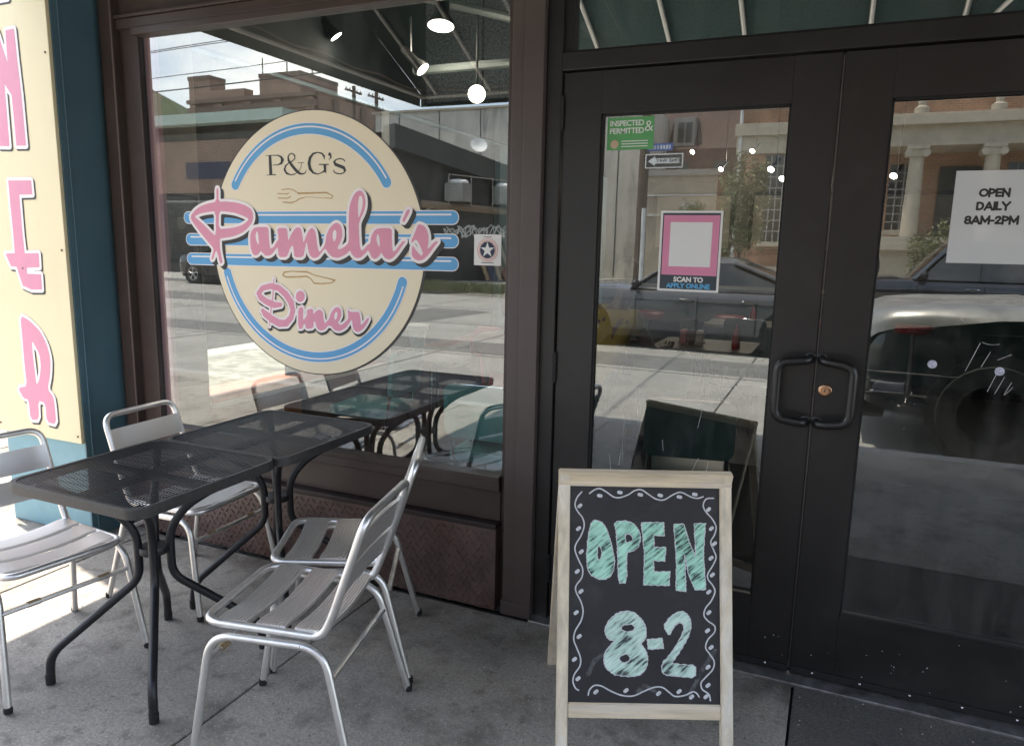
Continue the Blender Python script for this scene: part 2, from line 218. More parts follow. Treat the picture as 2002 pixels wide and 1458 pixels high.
D_PG={'pos': [[(-2.3,1.864),(-2.286,1.864),(-2.283,1.781),(-2.3,1.781)],[(-2.005,1.817),(-1.991,1.817),(-1.991,1.782),(-2.004,1.789)]],'neg': [],'strokes': [[(-2.317,1.864,0.001),(-2.246,1.863,0.002)],[(-2.317,1.78,0.001),(-2.265,1.781,0.002)],[(-2.249,1.863,0.002),(-2.232,1.856,0.004),(-2.224,1.843,0.007),(-2.23,1.83,0.005),(-2.248,1.823,0.002),(-2.279,1.822,0.001)],[(-2.096,1.797,0.001),(-2.104,1.784,0.002),(-2.121,1.781,0.003),(-2.135,1.785,0.005),(-2.153,1.798,0.006),(-2.175,1.82,0.006),(-2.191,1.84,0.005),(-2.193,1.855,0.003),(-2.184,1.866,0.002),(-2.17,1.869,0.002),(-2.157,1.86,0.003),(-2.156,1.847,0.002),(-2.169,1.837,0.002),(-2.191,1.829,0.002),(-2.209,1.816,0.003),(-2.215,1.801,0.004),(-2.204,1.786,0.004),(-2.182,1.779,0.002),(-2.16,1.781,0.002),(-2.14,1.791,0.001),(-2.125,1.808,0.001),(-2.121,1.828,0.001)],[(-2.141,1.829,0.001),(-2.108,1.829,0.001)],[(-1.999,1.839,0.001),(-2.001,1.852,0.004),(-2.012,1.864,0.003),(-2.034,1.869,0.002),(-2.058,1.864,0.004),(-2.075,1.847,0.006),(-2.081,1.824,0.007),(-2.076,1.803,0.007),(-2.061,1.786,0.004),(-2.037,1.779,0.002),(-2.015,1.785,0.002),(-2.0,1.792,0.004)],[(-2.027,1.819,0.002),(-1.979,1.818,0.002)],[(-1.971,1.859,0.007),(-1.967,1.855,0.004),(-1.965,1.847,0.003),(-1.976,1.837,0.001)],[(-1.895,1.829,0.002),(-1.9,1.836,0.002),(-1.918,1.841,0.002),(-1.939,1.837,0.002),(-1.95,1.827,0.004),(-1.942,1.817,0.006),(-1.921,1.81,0.006),(-1.901,1.803,0.006),(-1.895,1.793,0.005),(-1.901,1.782,0.002),(-1.92,1.778,0.002),(-1.941,1.781,0.002),(-1.952,1.788,0.002),(-1.953,1.796,0.001)]]}
D_CUT={'pos': [],'neg': [],'strokes': [[(-2.233,1.716,0.002),(-2.196,1.72,0.002),(-2.168,1.714,0.002),(-2.146,1.702,0.002),(-2.069,1.701,0.003),(-1.993,1.702,0.003),(-1.975,1.695,0.002),(-1.959,1.686,0.002),(-1.967,1.678,0.002),(-2.015,1.68,0.001),(-2.097,1.685,0.001),(-2.136,1.678,0.002),(-2.164,1.664,0.002),(-2.187,1.66,0.003),(-2.229,1.663,0.002)],[(-2.256,1.7,0.002),(-2.202,1.698,0.002),(-2.191,1.704,0.001)],[(-2.254,1.681,0.002),(-2.203,1.679,0.002),(-2.186,1.687,0.002)],[(-2.143,1.7,0.004),(-2.061,1.699,0.002)],[(-2.243,1.343,0.003),(-2.235,1.356,0.003),(-2.194,1.362,0.002),(-2.107,1.362,0.003),(-2.068,1.349,0.002),(-2.003,1.339,0.002),(-1.958,1.331,0.003),(-1.977,1.319,0.002),(-2.031,1.313,0.003),(-2.07,1.314,0.003),(-2.092,1.335,0.002),(-2.112,1.343,0.003),(-2.163,1.338,0.003),(-2.227,1.335,0.003),(-2.243,1.343,0.003)]]}
D_SN=[(-3.575,2.425),(-3.515,2.427),(-3.512,2.297),(-3.505,2.139),(-3.504,1.911),(-3.572,1.913),(-3.573,2.141),(-3.619,2.195),(-3.624,1.912),(-3.696,1.915),(-3.698,2.174),(-3.698,2.43),(-3.635,2.429),(-3.582,2.281)]
D_SE=[(-3.657,1.754),(-3.491,1.752),(-3.49,1.688),(-3.586,1.687),(-3.589,1.497),(-3.585,1.409),(-3.483,1.413),(-3.486,1.346),(-3.58,1.341),(-3.581,1.311),(-3.48,1.312),(-3.483,1.239),(-3.56,1.236),(-3.621,1.252),(-3.645,1.313),(-3.654,1.343),(-3.697,1.344),(-3.731,1.405),(-3.659,1.409),(-3.657,1.496),(-3.658,1.632)]
D_SR=[(-3.663,1.104),(-3.595,1.081),(-3.528,1.037),(-3.485,0.977),(-3.466,0.905),(-3.477,0.826),(-3.509,0.743),(-3.47,0.713),(-3.465,0.668),(-3.466,0.57),(-3.536,0.575),(-3.533,0.673),(-3.588,0.68),(-3.595,0.578),(-3.66,0.573),(-3.66,0.678),(-3.698,0.679),(-3.736,0.731),(-3.662,0.744),(-3.666,0.849),(-3.663,0.999)]
D_SRh=[(-3.594,0.989),(-3.544,0.919),(-3.541,0.86),(-3.562,0.788),(-3.589,0.756),(-3.593,0.835),(-3.597,0.914)]
D_CH=[([[(-0.1525,0.1523),(-0.1331,0.1591),(-0.1184,0.1755),(-0.1085,0.2063),(-0.0986,0.2393),(-0.0923,0.2724),(-0.0946,0.3008),(-0.1052,0.3222),(-0.122,0.3307),(-0.1437,0.3288),(-0.163,0.3185),(-0.174,0.2999),(-0.178,0.2669),(-0.1748,0.2194),(-0.1704,0.1836),(-0.1621,0.1573)]],[[(-0.1457,0.2331),(-0.1373,0.2306),(-0.1311,0.2447),(-0.1322,0.2637),(-0.1381,0.2756),(-0.1455,0.2639)]]),([[(-0.0944,0.156),(-0.0532,0.1536),(-0.0314,0.1644),(-0.0168,0.1832),(-0.013,0.2093),(-0.0214,0.2332),(-0.0382,0.2453),(-0.0563,0.248),(-0.0546,0.3396),(-0.0799,0.3401),(-0.0828,0.2533),(-0.0868,0.194)]],[[(-0.0615,0.1923),(-0.0457,0.1932),(-0.036,0.2037),(-0.0384,0.2145),(-0.0577,0.2208)]]),([[(-0.0108,0.158),(0.057,0.1567),(0.0595,0.196),(0.0268,0.1954),(0.0281,0.2323),(0.0643,0.2311),(0.0608,0.2719),(0.0258,0.2714),(0.0283,0.3056),(0.0764,0.3035),(0.074,0.3448),(-0.0029,0.3439),(-0.0008,0.2518),(-0.0058,0.2044)]],[]),([[(0.0885,0.1609),(0.1188,0.1604),(0.1357,0.2136),(0.1561,0.2583),(0.1515,0.1586),(0.1855,0.1567),(0.179,0.2484),(0.1858,0.3545),(0.1534,0.3563),(0.1354,0.3154),(0.1211,0.2495),(0.1257,0.3615),(0.0957,0.3585),(0.0969,0.2736),(0.0921,0.2026)]],[]),([[(-0.053,0.422),(-0.0301,0.4276),(-0.0091,0.4456),(0.0035,0.4697),(0.0056,0.4899),(0.0015,0.5062),(-0.013,0.5165),(0.0037,0.5385),(0.011,0.5625),(0.0059,0.5887),(-0.0085,0.6071),(-0.0292,0.6144),(-0.0624,0.614),(-0.0956,0.6086),(-0.1164,0.5909),(-0.1239,0.5649),(-0.1178,0.5426),(-0.1024,0.5242),(-0.09,0.5119),(-0.1108,0.5062),(-0.1203,0.4881),(-0.1174,0.4678),(-0.103,0.4452),(-0.0801,0.4285)]],[[(-0.0716,0.467),(-0.0549,0.4616),(-0.0362,0.4623),(-0.0278,0.4703),(-0.0361,0.4826),(-0.0527,0.4849),(-0.0694,0.4811)],[(-0.0731,0.5559),(-0.0607,0.5487),(-0.0482,0.5515),(-0.0419,0.5614),(-0.0481,0.5726),(-0.0605,0.5758),(-0.073,0.572),(-0.0772,0.5641)]]),([[(0.0088,0.5061),(0.0535,0.5012),(0.0567,0.5305),(0.0109,0.5343)]],[]),([[(0.0576,0.4667),(0.0701,0.4462),(0.091,0.4275),(0.1098,0.42),(0.1286,0.4268),(0.14,0.4449),(0.141,0.4672),(0.1326,0.4957),(0.1159,0.5243),(0.0972,0.5529),(0.0806,0.5743),(0.1138,0.5778),(0.1563,0.579),(0.1521,0.6142),(0.1158,0.6129),(0.0547,0.6079),(0.0525,0.5738),(0.0723,0.5554),(0.0972,0.5206),(0.1139,0.49),(0.1202,0.4696),(0.116,0.4565),(0.1035,0.4547),(0.0889,0.4661),(0.0743,0.4948)]],[])]
D_CW=[[(-0.1708,0.0726),(-0.1551,0.0611),(-0.1378,0.0573),(-0.1179,0.0677),(-0.0955,0.082),(-0.0757,0.0831),(-0.051,0.0738),(-0.0313,0.0612),(-0.0115,0.0584),(0.0084,0.0702),(0.0332,0.0854),(0.0579,0.0879),(0.0827,0.0737),(0.1025,0.0646),(0.1173,0.0657),(0.1421,0.0775),(0.1619,0.0811),(0.1792,0.0758)],[(-0.1946,0.0682),(-0.2092,0.0866),(-0.2149,0.1087),(-0.2063,0.128),(-0.1913,0.1472),(-0.1861,0.1714),(-0.1956,0.2007),(-0.2101,0.2252),(-0.2133,0.2446),(-0.2022,0.2733),(-0.1897,0.2995),(-0.1918,0.326),(-0.2087,0.3503),(-0.2085,0.3694),(-0.1935,0.3978),(-0.1868,0.4263),(-0.1929,0.4549),(-0.2096,0.4836),(-0.2141,0.5098),(-0.2041,0.5355),(-0.1931,0.5636),(-0.1948,0.5872),(-0.2105,0.6109),(-0.2151,0.6321),(-0.2077,0.6507),(-0.1979,0.6575)],[(0.2114,0.0801),(0.1891,0.0825),(0.1791,0.1013),(0.1865,0.1207),(0.2061,0.1422),(0.2184,0.1663),(0.2133,0.1907),(0.2018,0.2127),(0.2106,0.2367),(0.2179,0.2583),(0.2079,0.2826),(0.193,0.3069),(0.193,0.3238),(0.2076,0.3427),(0.2139,0.3617),(0.2025,0.3882),(0.1853,0.41),(0.1803,0.4315),(0.1924,0.4479),(0.2119,0.4618),(0.2118,0.4808),(0.1922,0.5025),(0.1848,0.5263),(0.1968,0.5449),(0.2103,0.5659),(0.2063,0.5895),(0.1844,0.6133),(0.1708,0.63),(0.1746,0.6486),(0.1939,0.6623),(0.1986,0.6809)],[(-0.1688,0.671),(-0.1641,0.6546),(-0.1497,0.6426),(-0.1279,0.6446),(-0.1012,0.6581),(-0.0673,0.6702),(-0.0334,0.671),(0.0004,0.6564),(0.0294,0.6451),(0.0536,0.6447),(0.0729,0.6574),(0.0923,0.6702),(0.1213,0.6669),(0.1455,0.6562),(0.1576,0.6606),(0.1648,0.6708)]]
D_CD=[(-0.1391,0.0789),(-0.0773,0.0679),(-0.0144,0.0736),(0.047,0.0744),(0.1059,0.0782),(0.1535,0.0695),(-0.2001,0.1108),(-0.2033,0.1795),(-0.1941,0.249),(-0.2057,0.308),(-0.1938,0.3672),(-0.2078,0.4304),(-0.1977,0.5005),(-0.2115,0.5677),(-0.1997,0.6239),(0.1954,0.1146),(0.204,0.1719),(0.2132,0.2173),(0.2026,0.261),(0.2063,0.311),(0.1953,0.3621),(0.195,0.4232),(0.1908,0.4765),(0.2013,0.5255),(0.1918,0.5836),(0.1916,0.6366),(-0.1457,0.6613),(-0.0553,0.6559),(0.0429,0.6626),(0.1044,0.6559),(0.1421,0.6712),(0.1856,0.6695)]
D_CP={'top': [-0.4493,-0.4584,0.8233],'th': 0.41344128050723045}
# ------------------------------------------------------------------ helpers
def tag(o, label=None, cat=None, group=None, kind=None):
    if label: o['label'] = label
    if cat: o['category'] = cat
    if group: o['group'] = group
    if kind: o['kind'] = kind
    return o
def empty(name, loc=(0, 0, 0), rz=0., label=None, cat=None, group=None):
    o = bpy.data.objects.new(name, None); COL.objects.link(o); o.location = loc; o.rotation_euler = (0, 0, rz); o.empty_display_size = .1
    return tag(o, label, cat, group)
class MB:
    def __init__(s): s.v = []; s.f = []; s.mi = []; s.cur = 0
    def add(s, v, f):
        k = len(s.v); s.v += [tuple(p) for p in v]; s.f += [[i+k for i in q] for q in f]; s.mi += [s.cur]*len(f); return s
    def box(s, a, b):
        (x0, y0, z0), (x1, y1, z1) = a, b
        x0, x1 = sorted((x0, x1)); y0, y1 = sorted((y0, y1)); z0, z1 = sorted((z0, z1))
        return s.add([(x0, y0, z0), (x1, y0, z0), (x1, y1, z0), (x0, y1, z0), (x0, y0, z1), (x1, y0, z1), (x1, y1, z1), (x0, y1, z1)],
                     [(0, 3, 2, 1), (4, 5, 6, 7), (0, 1, 5, 4), (1, 2, 6, 5), (2, 3, 7, 6), (3, 0, 4, 7)])
    def bbox(s, a, b, r=.004):
        """box with bevelled edges"""
        bm = bmesh.new(); bmesh.ops.create_cube(bm, size=1)
        for v in bm.verts: v.co = Vector([a[i]+(b[i]-a[i])*(v.co[i]+.5) for i in range(3)])
        bmesh.ops.bevel(bm, geom=bm.edges[:], offset=r, segments=2, affect='EDGES', profile=.6)
        s.bm(bm); return s
    def bm(s, bm):
        bm.verts.index_update(); s.add([v.co[:] for v in bm.verts], [[v.index for v in f.verts] for f in bm.faces]); bm.free()
    def prism(s, pts, fa, fb):
        """pts: 2D outline; fa, fb map (u, v) to the two end faces"""
        n = len(pts); v = [fa(*p) for p in pts]+[fb(*p) for p in pts]
        f = [list(range(n))[::-1], list(range(n, 2*n))]+[(i, (i+1) % n, n+(i+1) % n, n+i) for i in range(n)]
        return s.add(v, f)
    def tube(s, pts, r, n=10, closed=False, caps=True, sx=1., up=None):
        P = [Vector(p) for p in pts]; k = len(P); rr = r if isinstance(r, (list, tuple)) else [r]*k
        T = []
        for i in range(k):
            a = P[(i-1) % k] if (closed or i) else P[0]; b = P[(i+1) % k] if (closed or i < k-1) else P[-1]
            d = b-a; T.append(d.normalized() if d.length > 1e-9 else Vector((0, 0, 1)))
        N = Vector(up) if up else (Vector((0, 0, 1)) if abs(T[0].z) < .9 else Vector((1, 0, 0)))
        V = []; first = None
        for i in range(k):
            N = (N-T[i]*N.dot(T[i])); N = N.normalized() if N.length > 1e-6 else T[i].orthogonal().normalized()
            B = T[i].cross(N)
            for j in range(n):
                q = 2*math.pi*j/n
                V.append(P[i]+N*math.cos(q)*rr[i]*sx+B*math.sin(q)*rr[i])
        F = []
        for i in range(k if closed else k-1):
            i2 = (i+1) % k
            for j in range(n): F.append((i*n+j, i*n+(j+1) % n, i2*n+(j+1) % n, i2*n+j))
        if not closed and caps: F += [list(range(n))[::-1], [(k-1)*n+j for j in range(n)]]
        return s.add(V, F)
    def lathe(s, prof, c=(0, 0, 0), n=20, axis='z'):
        V = []; F = []; k = len(prof)
        for (r, h) in prof:
            for j in range(n):
                q = 2*math.pi*j/n; a, b = r*math.cos(q), r*math.sin(q)
                p = (a, b, h) if axis == 'z' else ((a, h, b) if axis == 'y' else (h, a, b))
                V.append((p[0]+c[0], p[1]+c[1], p[2]+c[2]))
        for i in range(k-1):
            for j in range(n): F.append((i*n+j, i*n+(j+1) % n, (i+1)*n+(j+1) % n, (i+1)*n+j))
        F += [list(range(n))[::-1], [(k-1)*n+j for j in range(n)]]
        return s.add(V, F)
    def sphere(s, c, r, n=12, m_=8, sc=(1, 1, 1)):
        V = []; F = []
        for i in range(m_+1):
            t = math.pi*i/m_
            for j in range(n):
                q = 2*math.pi*j/n; V.append((c[0]+r*sc[0]*math.sin(t)*math.cos(q), c[1]+r*sc[1]*math.sin(t)*math.sin(q), c[2]+r*sc[2]*math.cos(t)))
        for i in range(m_):
            for j in range(n): F.append((i*n+j, (i+1)*n+j, (i+1)*n+(j+1) % n, i*n+(j+1) % n))
        return s.add(V, F)
    def loft(s, rings, caps=True, closed=True):
        n = len(rings[0]); V = [p for r in rings for p in r]; F = []
        for i in range(len(rings)-1):
            for j in range(n if closed else n-1): F.append((i*n+j, i*n+(j+1) % n, (i+1)*n+(j+1) % n, (i+1)*n+j))
        if caps: F += [list(range(n))[::-1], [(len(rings)-1)*n+j for j in range(n)]]
        return s.add(V, F)
    def build(s, name, m, parent=None, smooth=False, local=False, bevel=0):
        me = bpy.data.meshes.new(name)
        off = Vector((0, 0, 0))
        if parent is not None and not local:
            p = parent
            while p is not None: off += Vector(p.location); p = p.parent
        me.from_pydata([tuple(Vector(v)-off) for v in s.v], [], s.f)
        ms = m if isinstance(m, (list, tuple)) else [m]
        for q in ms: me.materials.append(q)
        if len(ms) > 1: me.polygons.foreach_set('material_index', s.mi)
        me.update()
        bm = bmesh.new(); bm.from_mesh(me); bmesh.ops.recalc_face_normals(bm, faces=bm.faces[:]); bm.to_mesh(me); bm.free()
        if smooth:
            me.polygons.foreach_set('use_smooth', [True]*len(me.polygons))
            me.set_sharp_from_angle(angle=R(38))
        o = bpy.data.objects.new(name, me); COL.objects.link(o)
        if parent is not None: o.parent = parent
        return o
def rpath(pts, r, n=6, closed=False):
    """polyline with rounded corners"""
    P = [Vector(p) for p in pts]; k = len(P); out = []
    for i in range(k):
        if not closed and i in (0, k-1): out.append(P[i]); continue
        a, b, c = P[(i-1) % k], P[i], P[(i+1) % k]
        u = (a-b); v = (c-b); rr = min(r, u.length*.49, v.length*.49)
        p0 = b+u.normalized()*rr; p2 = b+v.normalized()*rr
        for j in range(n+1):
            t = j/n; out.append(p0*(1-t)**2+b*2*t*(1-t)+p2*t*t)
    return out
def copy_tree(o, parent=None):
    c = o.copy(); COL.objects.link(c)
    if parent is not None: c.parent = parent
    for ch in list(o.children): copy_tree(ch, c)
    return c
# -- flat print: polygons and strokes -> filled sheets by marching squares on a signed distance grid
def seg_d(X, Z, a, b):
    dx, dz = b[0]-a[0], b[1]-a[1]; L = dx*dx+dz*dz+1e-12
    t = np.clip(((X-a[0])*dx+(Z-a[1])*dz)/L, 0, 1)
    return np.hypot(X-a[0]-t*dx, Z-a[1]-t*dz), t
def poly_sd(X, Z, P):
    d = np.full(X.shape, 1e9); ins = np.zeros(X.shape, bool)
    for i in range(len(P)):
        a, b = P[i], P[(i+1) % len(P)]
        d = np.minimum(d, seg_d(X, Z, a, b)[0])
        if a[1] != b[1]:
            c = ((a[1] > Z) != (b[1] > Z)) & (X < (b[0]-a[0])*(Z-a[1])/(b[1]-a[1])+a[0]); ins ^= c
    return np.where(ins, -d, d)
def sdf(X, Z, pos=(), neg=(), strokes=()):
    d = np.full(X.shape, 1e9)
    for P in pos: d = np.minimum(d, poly_sd(X, Z, P))
    for s in strokes:
        for a, b in zip(s[:-1], s[1:]):
            q, t = seg_d(X, Z, a, b); d = np.minimum(d, q-(a[2]+(b[2]-a[2])*t))
    for P in neg: d = np.maximum(d, -poly_sd(X, Z, P))
    return d
def smooth_poly(P, it=1):
    for _ in range(it):
        Q = []
        for i in range(len(P)):
            a, b = P[i], P[(i+1) % len(P)]
            Q += [(a[0]*.8+b[0]*.2, a[1]*.8+b[1]*.2), (a[0]*.2+b[0]*.8, a[1]*.2+b[1]*.8)]
        P = Q
    return P
class Grid:
    def __init__(s, x0, x1, z0, z1, h):
        s.x0, s.z0, s.h = x0, z0, h; s.nx = int((x1-x0)/h)+1; s.nz = int((z1-z0)/h)+1
        s.Z, s.X = np.meshgrid(z0+h*np.arange(s.nz), x0+h*np.arange(s.nx), indexing='ij')
    def fill(s, d, mapf):
        """faces where d < 0; mapf(u, v) -> 3D point"""
        mb = MB(); ins = d < 0; cache = {}
        def vid(key, u, v):
            if key not in cache: cache[key] = len(mb.v); mb.v.append(tuple(mapf(u, v)))
            return cache[key]
        h = s.h
        cnt = ins[:-1, :-1].astype(int)+ins[1:, :-1]+ins[:-1, 1:]+ins[1:, 1:]
        for j in range(s.nz-1):
            row = cnt[j]; i = 0; nzr = np.nonzero(row)[0]
            if len(nzr) == 0: continue
            i = nzr[0]; last = nzr[-1]
            while i <= last:
                c = row[i]
                if c == 0: i += 1; continue
                if c == 4:
                    k = i
                    while k <= last and row[k] == 4: k += 1
                    f = [vid((j, i), s.x0+i*h, s.z0+j*h), vid((j, k), s.x0+k*h, s.z0+j*h), vid((j+1, k), s.x0+k*h, s.z0+(j+1)*h), vid((j+1, i), s.x0+i*h, s.z0+(j+1)*h)]
                    mb.f.append(f); mb.mi.append(0); i = k; continue
                cs = [(j, i), (j, i+1), (j+1, i+1), (j+1, i)]; f = []
                for q in range(4):
                    a, b = cs[q], cs[(q+1) % 4]
                    if ins[a]: f.append(vid(a, s.x0+a[1]*h, s.z0+a[0]*h))
                    if ins[a] != ins[b]:
                        t = d[a]/(d[a]-d[b]); key = (min(a, b), max(a, b))
                        f.append(vid(key, s.x0+(a[1]+(b[1]-a[1])*t)*h, s.z0+(a[0]+(b[0]-a[0])*t)*h))
                if len(f) >= 3: mb.f.append(f); mb.mi.append(0)
                i += 1
        return mb
def text_mb(body, size, mapf, bold=0., align='CENTER', spacing=1.0, w=1.0):
    cu = bpy.data.curves.new('txt', 'FONT'); cu.body = body; cu.size = size; cu.align_x = align; cu.align_y = 'CENTER'; cu.offset = bold; cu.space_character = spacing; cu.fill_mode = 'BOTH' if False else 'FRONT'
    cu.resolution_u = 4
    o = bpy.data.objects.new('txt', cu); COL.objects.link(o)
    dg = bpy.context.evaluated_depsgraph_get(); dg.update()
    me = bpy.data.meshes.new_from_object(o.evaluated_get(dg))
    mb = MB(); mb.add([mapf(v.co.x*w, v.co.y) for v in me.vertices], [list(p.vertices) for p in me.polygons])
    bpy.data.objects.remove(o); bpy.data.curves.remove(cu); bpy.data.meshes.remove(me)
    return mb
def rrect(w, d, r, n=5):
    out = []
    for cx, cy, a0 in ((w/2-r, d/2-r, 0), (-w/2+r, d/2-r, 90), (-w/2+r, -d/2+r, 180), (w/2-r, -d/2+r, 270)):
        for j in range(n+1):
            q = R(a0+90*j/n); out.append((cx+r*math.cos(q), cy+r*math.sin(q)))
    return out

# ------------------------------------------------------------------ ground
g = MB(); g.box((-150, -150, -.9), (150, 150, -.2)); tag(g.build('ground', M['road']), kind='structure')
rd = MB(); rd.box((-110, -18.4, -.25), (90, -3.5, -.15)); rd.box((-18.5, -3.5, -.25), (-7.5, 60, -.1504))
rd.prism([(-9.4, -18.3), (-5.6, -18.3), (-9.4, -70), (-14.5, -70)], lambda x, y: (x, y, -.25), lambda x, y: (x, y, -.1504))
road = tag(rd.build('road', M['road']), kind='structure')
# expansion joints cut across the concrete road
rj = MB()
for x in (-19, -14.5, -10, -5.5, -1, 3.5, 8): rj.box((x, -18.3, -.15), (x+.02, -3.6, -.1465))
for y in (-7.1, -10.9, -14.3): rj.box((-40, y, -.15), (20, y+.02, -.1463))
jo = rj.build('road_joint', M['joint'], road); jo['kind'] = 'stuff'
base = MB(); base.box((-7.35, -3.4, -.3), (9, -.02, -.02)); base.box((-7.35, -.02, -.3), (-3.3, 40, -.02))
walk = tag(base.build('sidewalk', M['joint']), kind='structure')
kb = MB(); kb.bbox((-7.35, -3.56, -.3), (9, -3.4, .0), .02); kb.build('kerb', M['kerb'], walk)
kb = MB(); kb.bbox((-7.5, -3.4, -.3), (-7.35, 40, .0), .02); kb.build('kerb', M['kerb'], walk)
def slab(x0, x1, y0, y1, m):
    s = MB(); g_ = .004; dz = random.uniform(-.0015, .0015)
    s.bbox((x0+g_, y0+g_, -.03), (x1-g_, y1-g_, dz), .005); return s.build('paving_slab', m, walk)
xs = [-7.35, -6.0, -4.6, -3.1, -1.667, .02, 1.6, 3.2, 4.8, 6.4, 9]
for i in range(len(xs)-1):
    if xs[i] >= 0:
        slab(xs[i], xs[i+1], -1.2, -.055, M['walk2']); slab(xs[i], xs[i+1], -3.4, -1.2, M['walk'])
    else:
        slab(xs[i], xs[i+1], -1.95, -.055 if xs[i] > -3.2 else -.02, M['walk']); slab(xs[i], xs[i+1], -3.4, -1.95, M['walk'])
for y0 in np.arange(-.02, 9, 1.5): slab(-7.35, -5.3, y0, y0+1.5, M['walk']); slab(-5.3, -3.6, y0, y0+1.5, M['walk'])
# far pavement and the driveway apron over there
fs = MB(); fs.bbox((-110, -22, -.3), (-16.6, -18.4, -.02), .03); fs.bbox((-5.4, -22.3, -.3), (90, -16.5, -.02), .03)
fs.prism([(-16.6, -18.4), (-12.6, -18.4), (-11.5, -21), (-11.5, -30), (-16.6, -24)], lambda x, y: (x, y, -.3), lambda x, y: (x, y, -.05))
fs.prism([(-16.8, -18.4), (-13.2, -16.9), (-12.5, -18.4)], lambda x, y: (x, y, -.2), lambda x, y: (x, y, -.145 if y > -18 else -.05))
tag(fs.build('far_sidewalk', M['kerb']), kind='structure')

# ------------------------------------------------------------------ the diner's shell
bld = empty('diner_building', (0, 0, 0), 0, 'dark brown painted diner shopfront with big plate window and double doors', 'building')
def part(name, m, boxes, parent=None, bev=.003, **k):
    s = MB()
    for a, b in boxes: s.bbox(a, b, bev) if bev else s.box(a, b)
    return s.build(name, m, parent if parent is not None else bld, **k)
# corner pillar (light blue front, dark teal side)
s = MB(); s.cur = 0; s.bbox((-3.9, -.235, .0), (-3.296, .0, 6.0), .006)
pil = s.build('corner_pillar', M['blue'], bld)
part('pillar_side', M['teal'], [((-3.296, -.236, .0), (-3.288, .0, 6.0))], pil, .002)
# thin conduit line up the pillar's side
s = MB(); s.tube([(-3.284, -.205, .0), (-3.284, -.205, 3.0)], .004, 6); s.build('conduit', M['teal'], pil, True)
part('side_wall', M['blue'], [((-3.9, .36, 0), (-3.1, .062, 6.0)), ((-3.9, .062, 0), (-3.29, .0, 6.0)), ((-3.25, .36, 0), (-3.1, 8.0, .57)), ((-3.25, .36, 2.45), (-3.1, 8, 6.0)), ((-3.25, 4.2, .57), (-3.1, 8, 2.45))], bev=0)
part('upper_wall', M['brown'], [((-3.288, .0, 2.9), (4.2, .2, 6.0))], bev=0)
part('right_wall', M['brown'], [((1.02, -.02, 0), (4.2, .2, 2.9))], bev=0)
part('back_wall', mat('interior_wall_dark', (.10, .095, .085), .8), [((-3.1, 7.9, 0), (4.2, 8.1, 3.4)), ((4.1, .2, 0), (4.25, 7.9, 3.4))], bev=0)
part('roof', M['brown_d'], [((-3.9, 0.0, 6.0), (4.25, 8.1, 6.15))], bev=0)
# window frame
part('window_frame', M['brown'], [((-3.288, -.0, .37), (-3.245, .06, 2.9)), ((-3.245, -.028, .37), (-3.165, .06, 2.9)), ((-3.165, .012, .37), (-3.05, .06, 2.9)),
     ((-3.165, -.02, 2.50), (-1.145, .05, 2.515)), ((-3.165, -.008, 2.455), (-1.145, .05, 2.498)), ((-3.06, -.016, 2.42), (-1.145, .05, 2.453)), ((-3.165, .015, 2.517), (-1.145, .06, 2.9)),
     ((-3.06, -.016, .545), (-1.145, .05, .570)), ((-3.165, -.012, .505), (-1.145, .05, .545)),
     ((-1.145, .012, .0), (-1.112, .06, 2.9))])
part('window_apron', M['brown'], [((-3.245, .004, .375), (-1.145, .05, .503))])
part('sill_ledge', M['brown_d'], [((-3.245, -.038, .352), (-1.145, .05, .373))])
s = MB(); s.tube([(-3.169, -.030, .4), (-3.169, -.030, 2.9)], .0035, 6); s.build('trim_bead', mat('worn_trim', (.16, .11, .09), .4), bld, True)
# tread plate kick panel with raised lugs
kp = part('kick_plate', M['rustplate'], [((-3.245, -.034, .0), (-1.146, .02, .350))])
s = MB(); p = .034
for j in range(13):
    for i in range(62):
        x = -3.22+i*p+(p/2 if j % 2 else 0); z = .012+j*.0262
        if x > -1.165 or z > .335: continue
        a = R(45 if (i+j) % 2 else -45); L, w_ = .0145, .0044
        c_, s_ = math.cos(a), math.sin(a)
        ring = [(L, 0), (L*.4, w_), (-L*.4, w_), (-L, 0), (-L*.4, -w_), (L*.4, -w_)]
        v = [(x+u*c_-q*s_, -.0341, z+u*s_+q*c_) for u, q in ring]+[(x+.55*(u*c_-q*s_), -.0385, z+.55*(u*s_+q*c_)) for u, q in ring]
        s.add(v, [(6, 7, 8, 9, 10, 11)]+[(k, (k+1) % 6, 6+(k+1) % 6, 6+k) for k in range(6)])
o = s.build('tread_lug', M['rustplate'], kp); o['kind'] = 'stuff'
# post and door frame
part('post', mat('brown_post_paint', (.082, .063, .056), .45, var=.12, scale=3), [((-1.112, -.034, 0), (-1.062, .08, 2.9)), ((-1.062, -.040, 0), (-.985, .08, 2.9)), ((-1.115, -.046, 0), (-.984, .0, .06))])
df = part('door_frame', M['bronze'], [((-.985, -.012, 0), (-.925, .1, 2.9)), ((.925, -.012, 0), (1.02, .1, 2.9)), ((-.925, -.012, 2.114), (.925, .1, 2.176)), ((-.925, -.012, 2.82), (.925, .1, 2.9))])
part('transom_gasket', M['gasket'], [((-.925, .004, 2.176), (-.885, .06, 2.82)), ((.885, .004, 2.176), (.925, .06, 2.82)), ((-.885, .006, 2.176), (.885, .05, 2.184))], bev=0)
def pane(name, m, x0, x1, z0, z1, y, parent):
    s = MB(); s.cur = 1; s.box((x0, y, z0), (x1, y+.006, z1)); s.mi[2] = 0
    return s.build(name, [m, M['clear']], parent)
def fixpane(o):
    # only the outer face reflects: the rest of the thin box is clear
    for p in o.data.polygons: p.material_index = 0 if p.normal.y < -.5 else 1
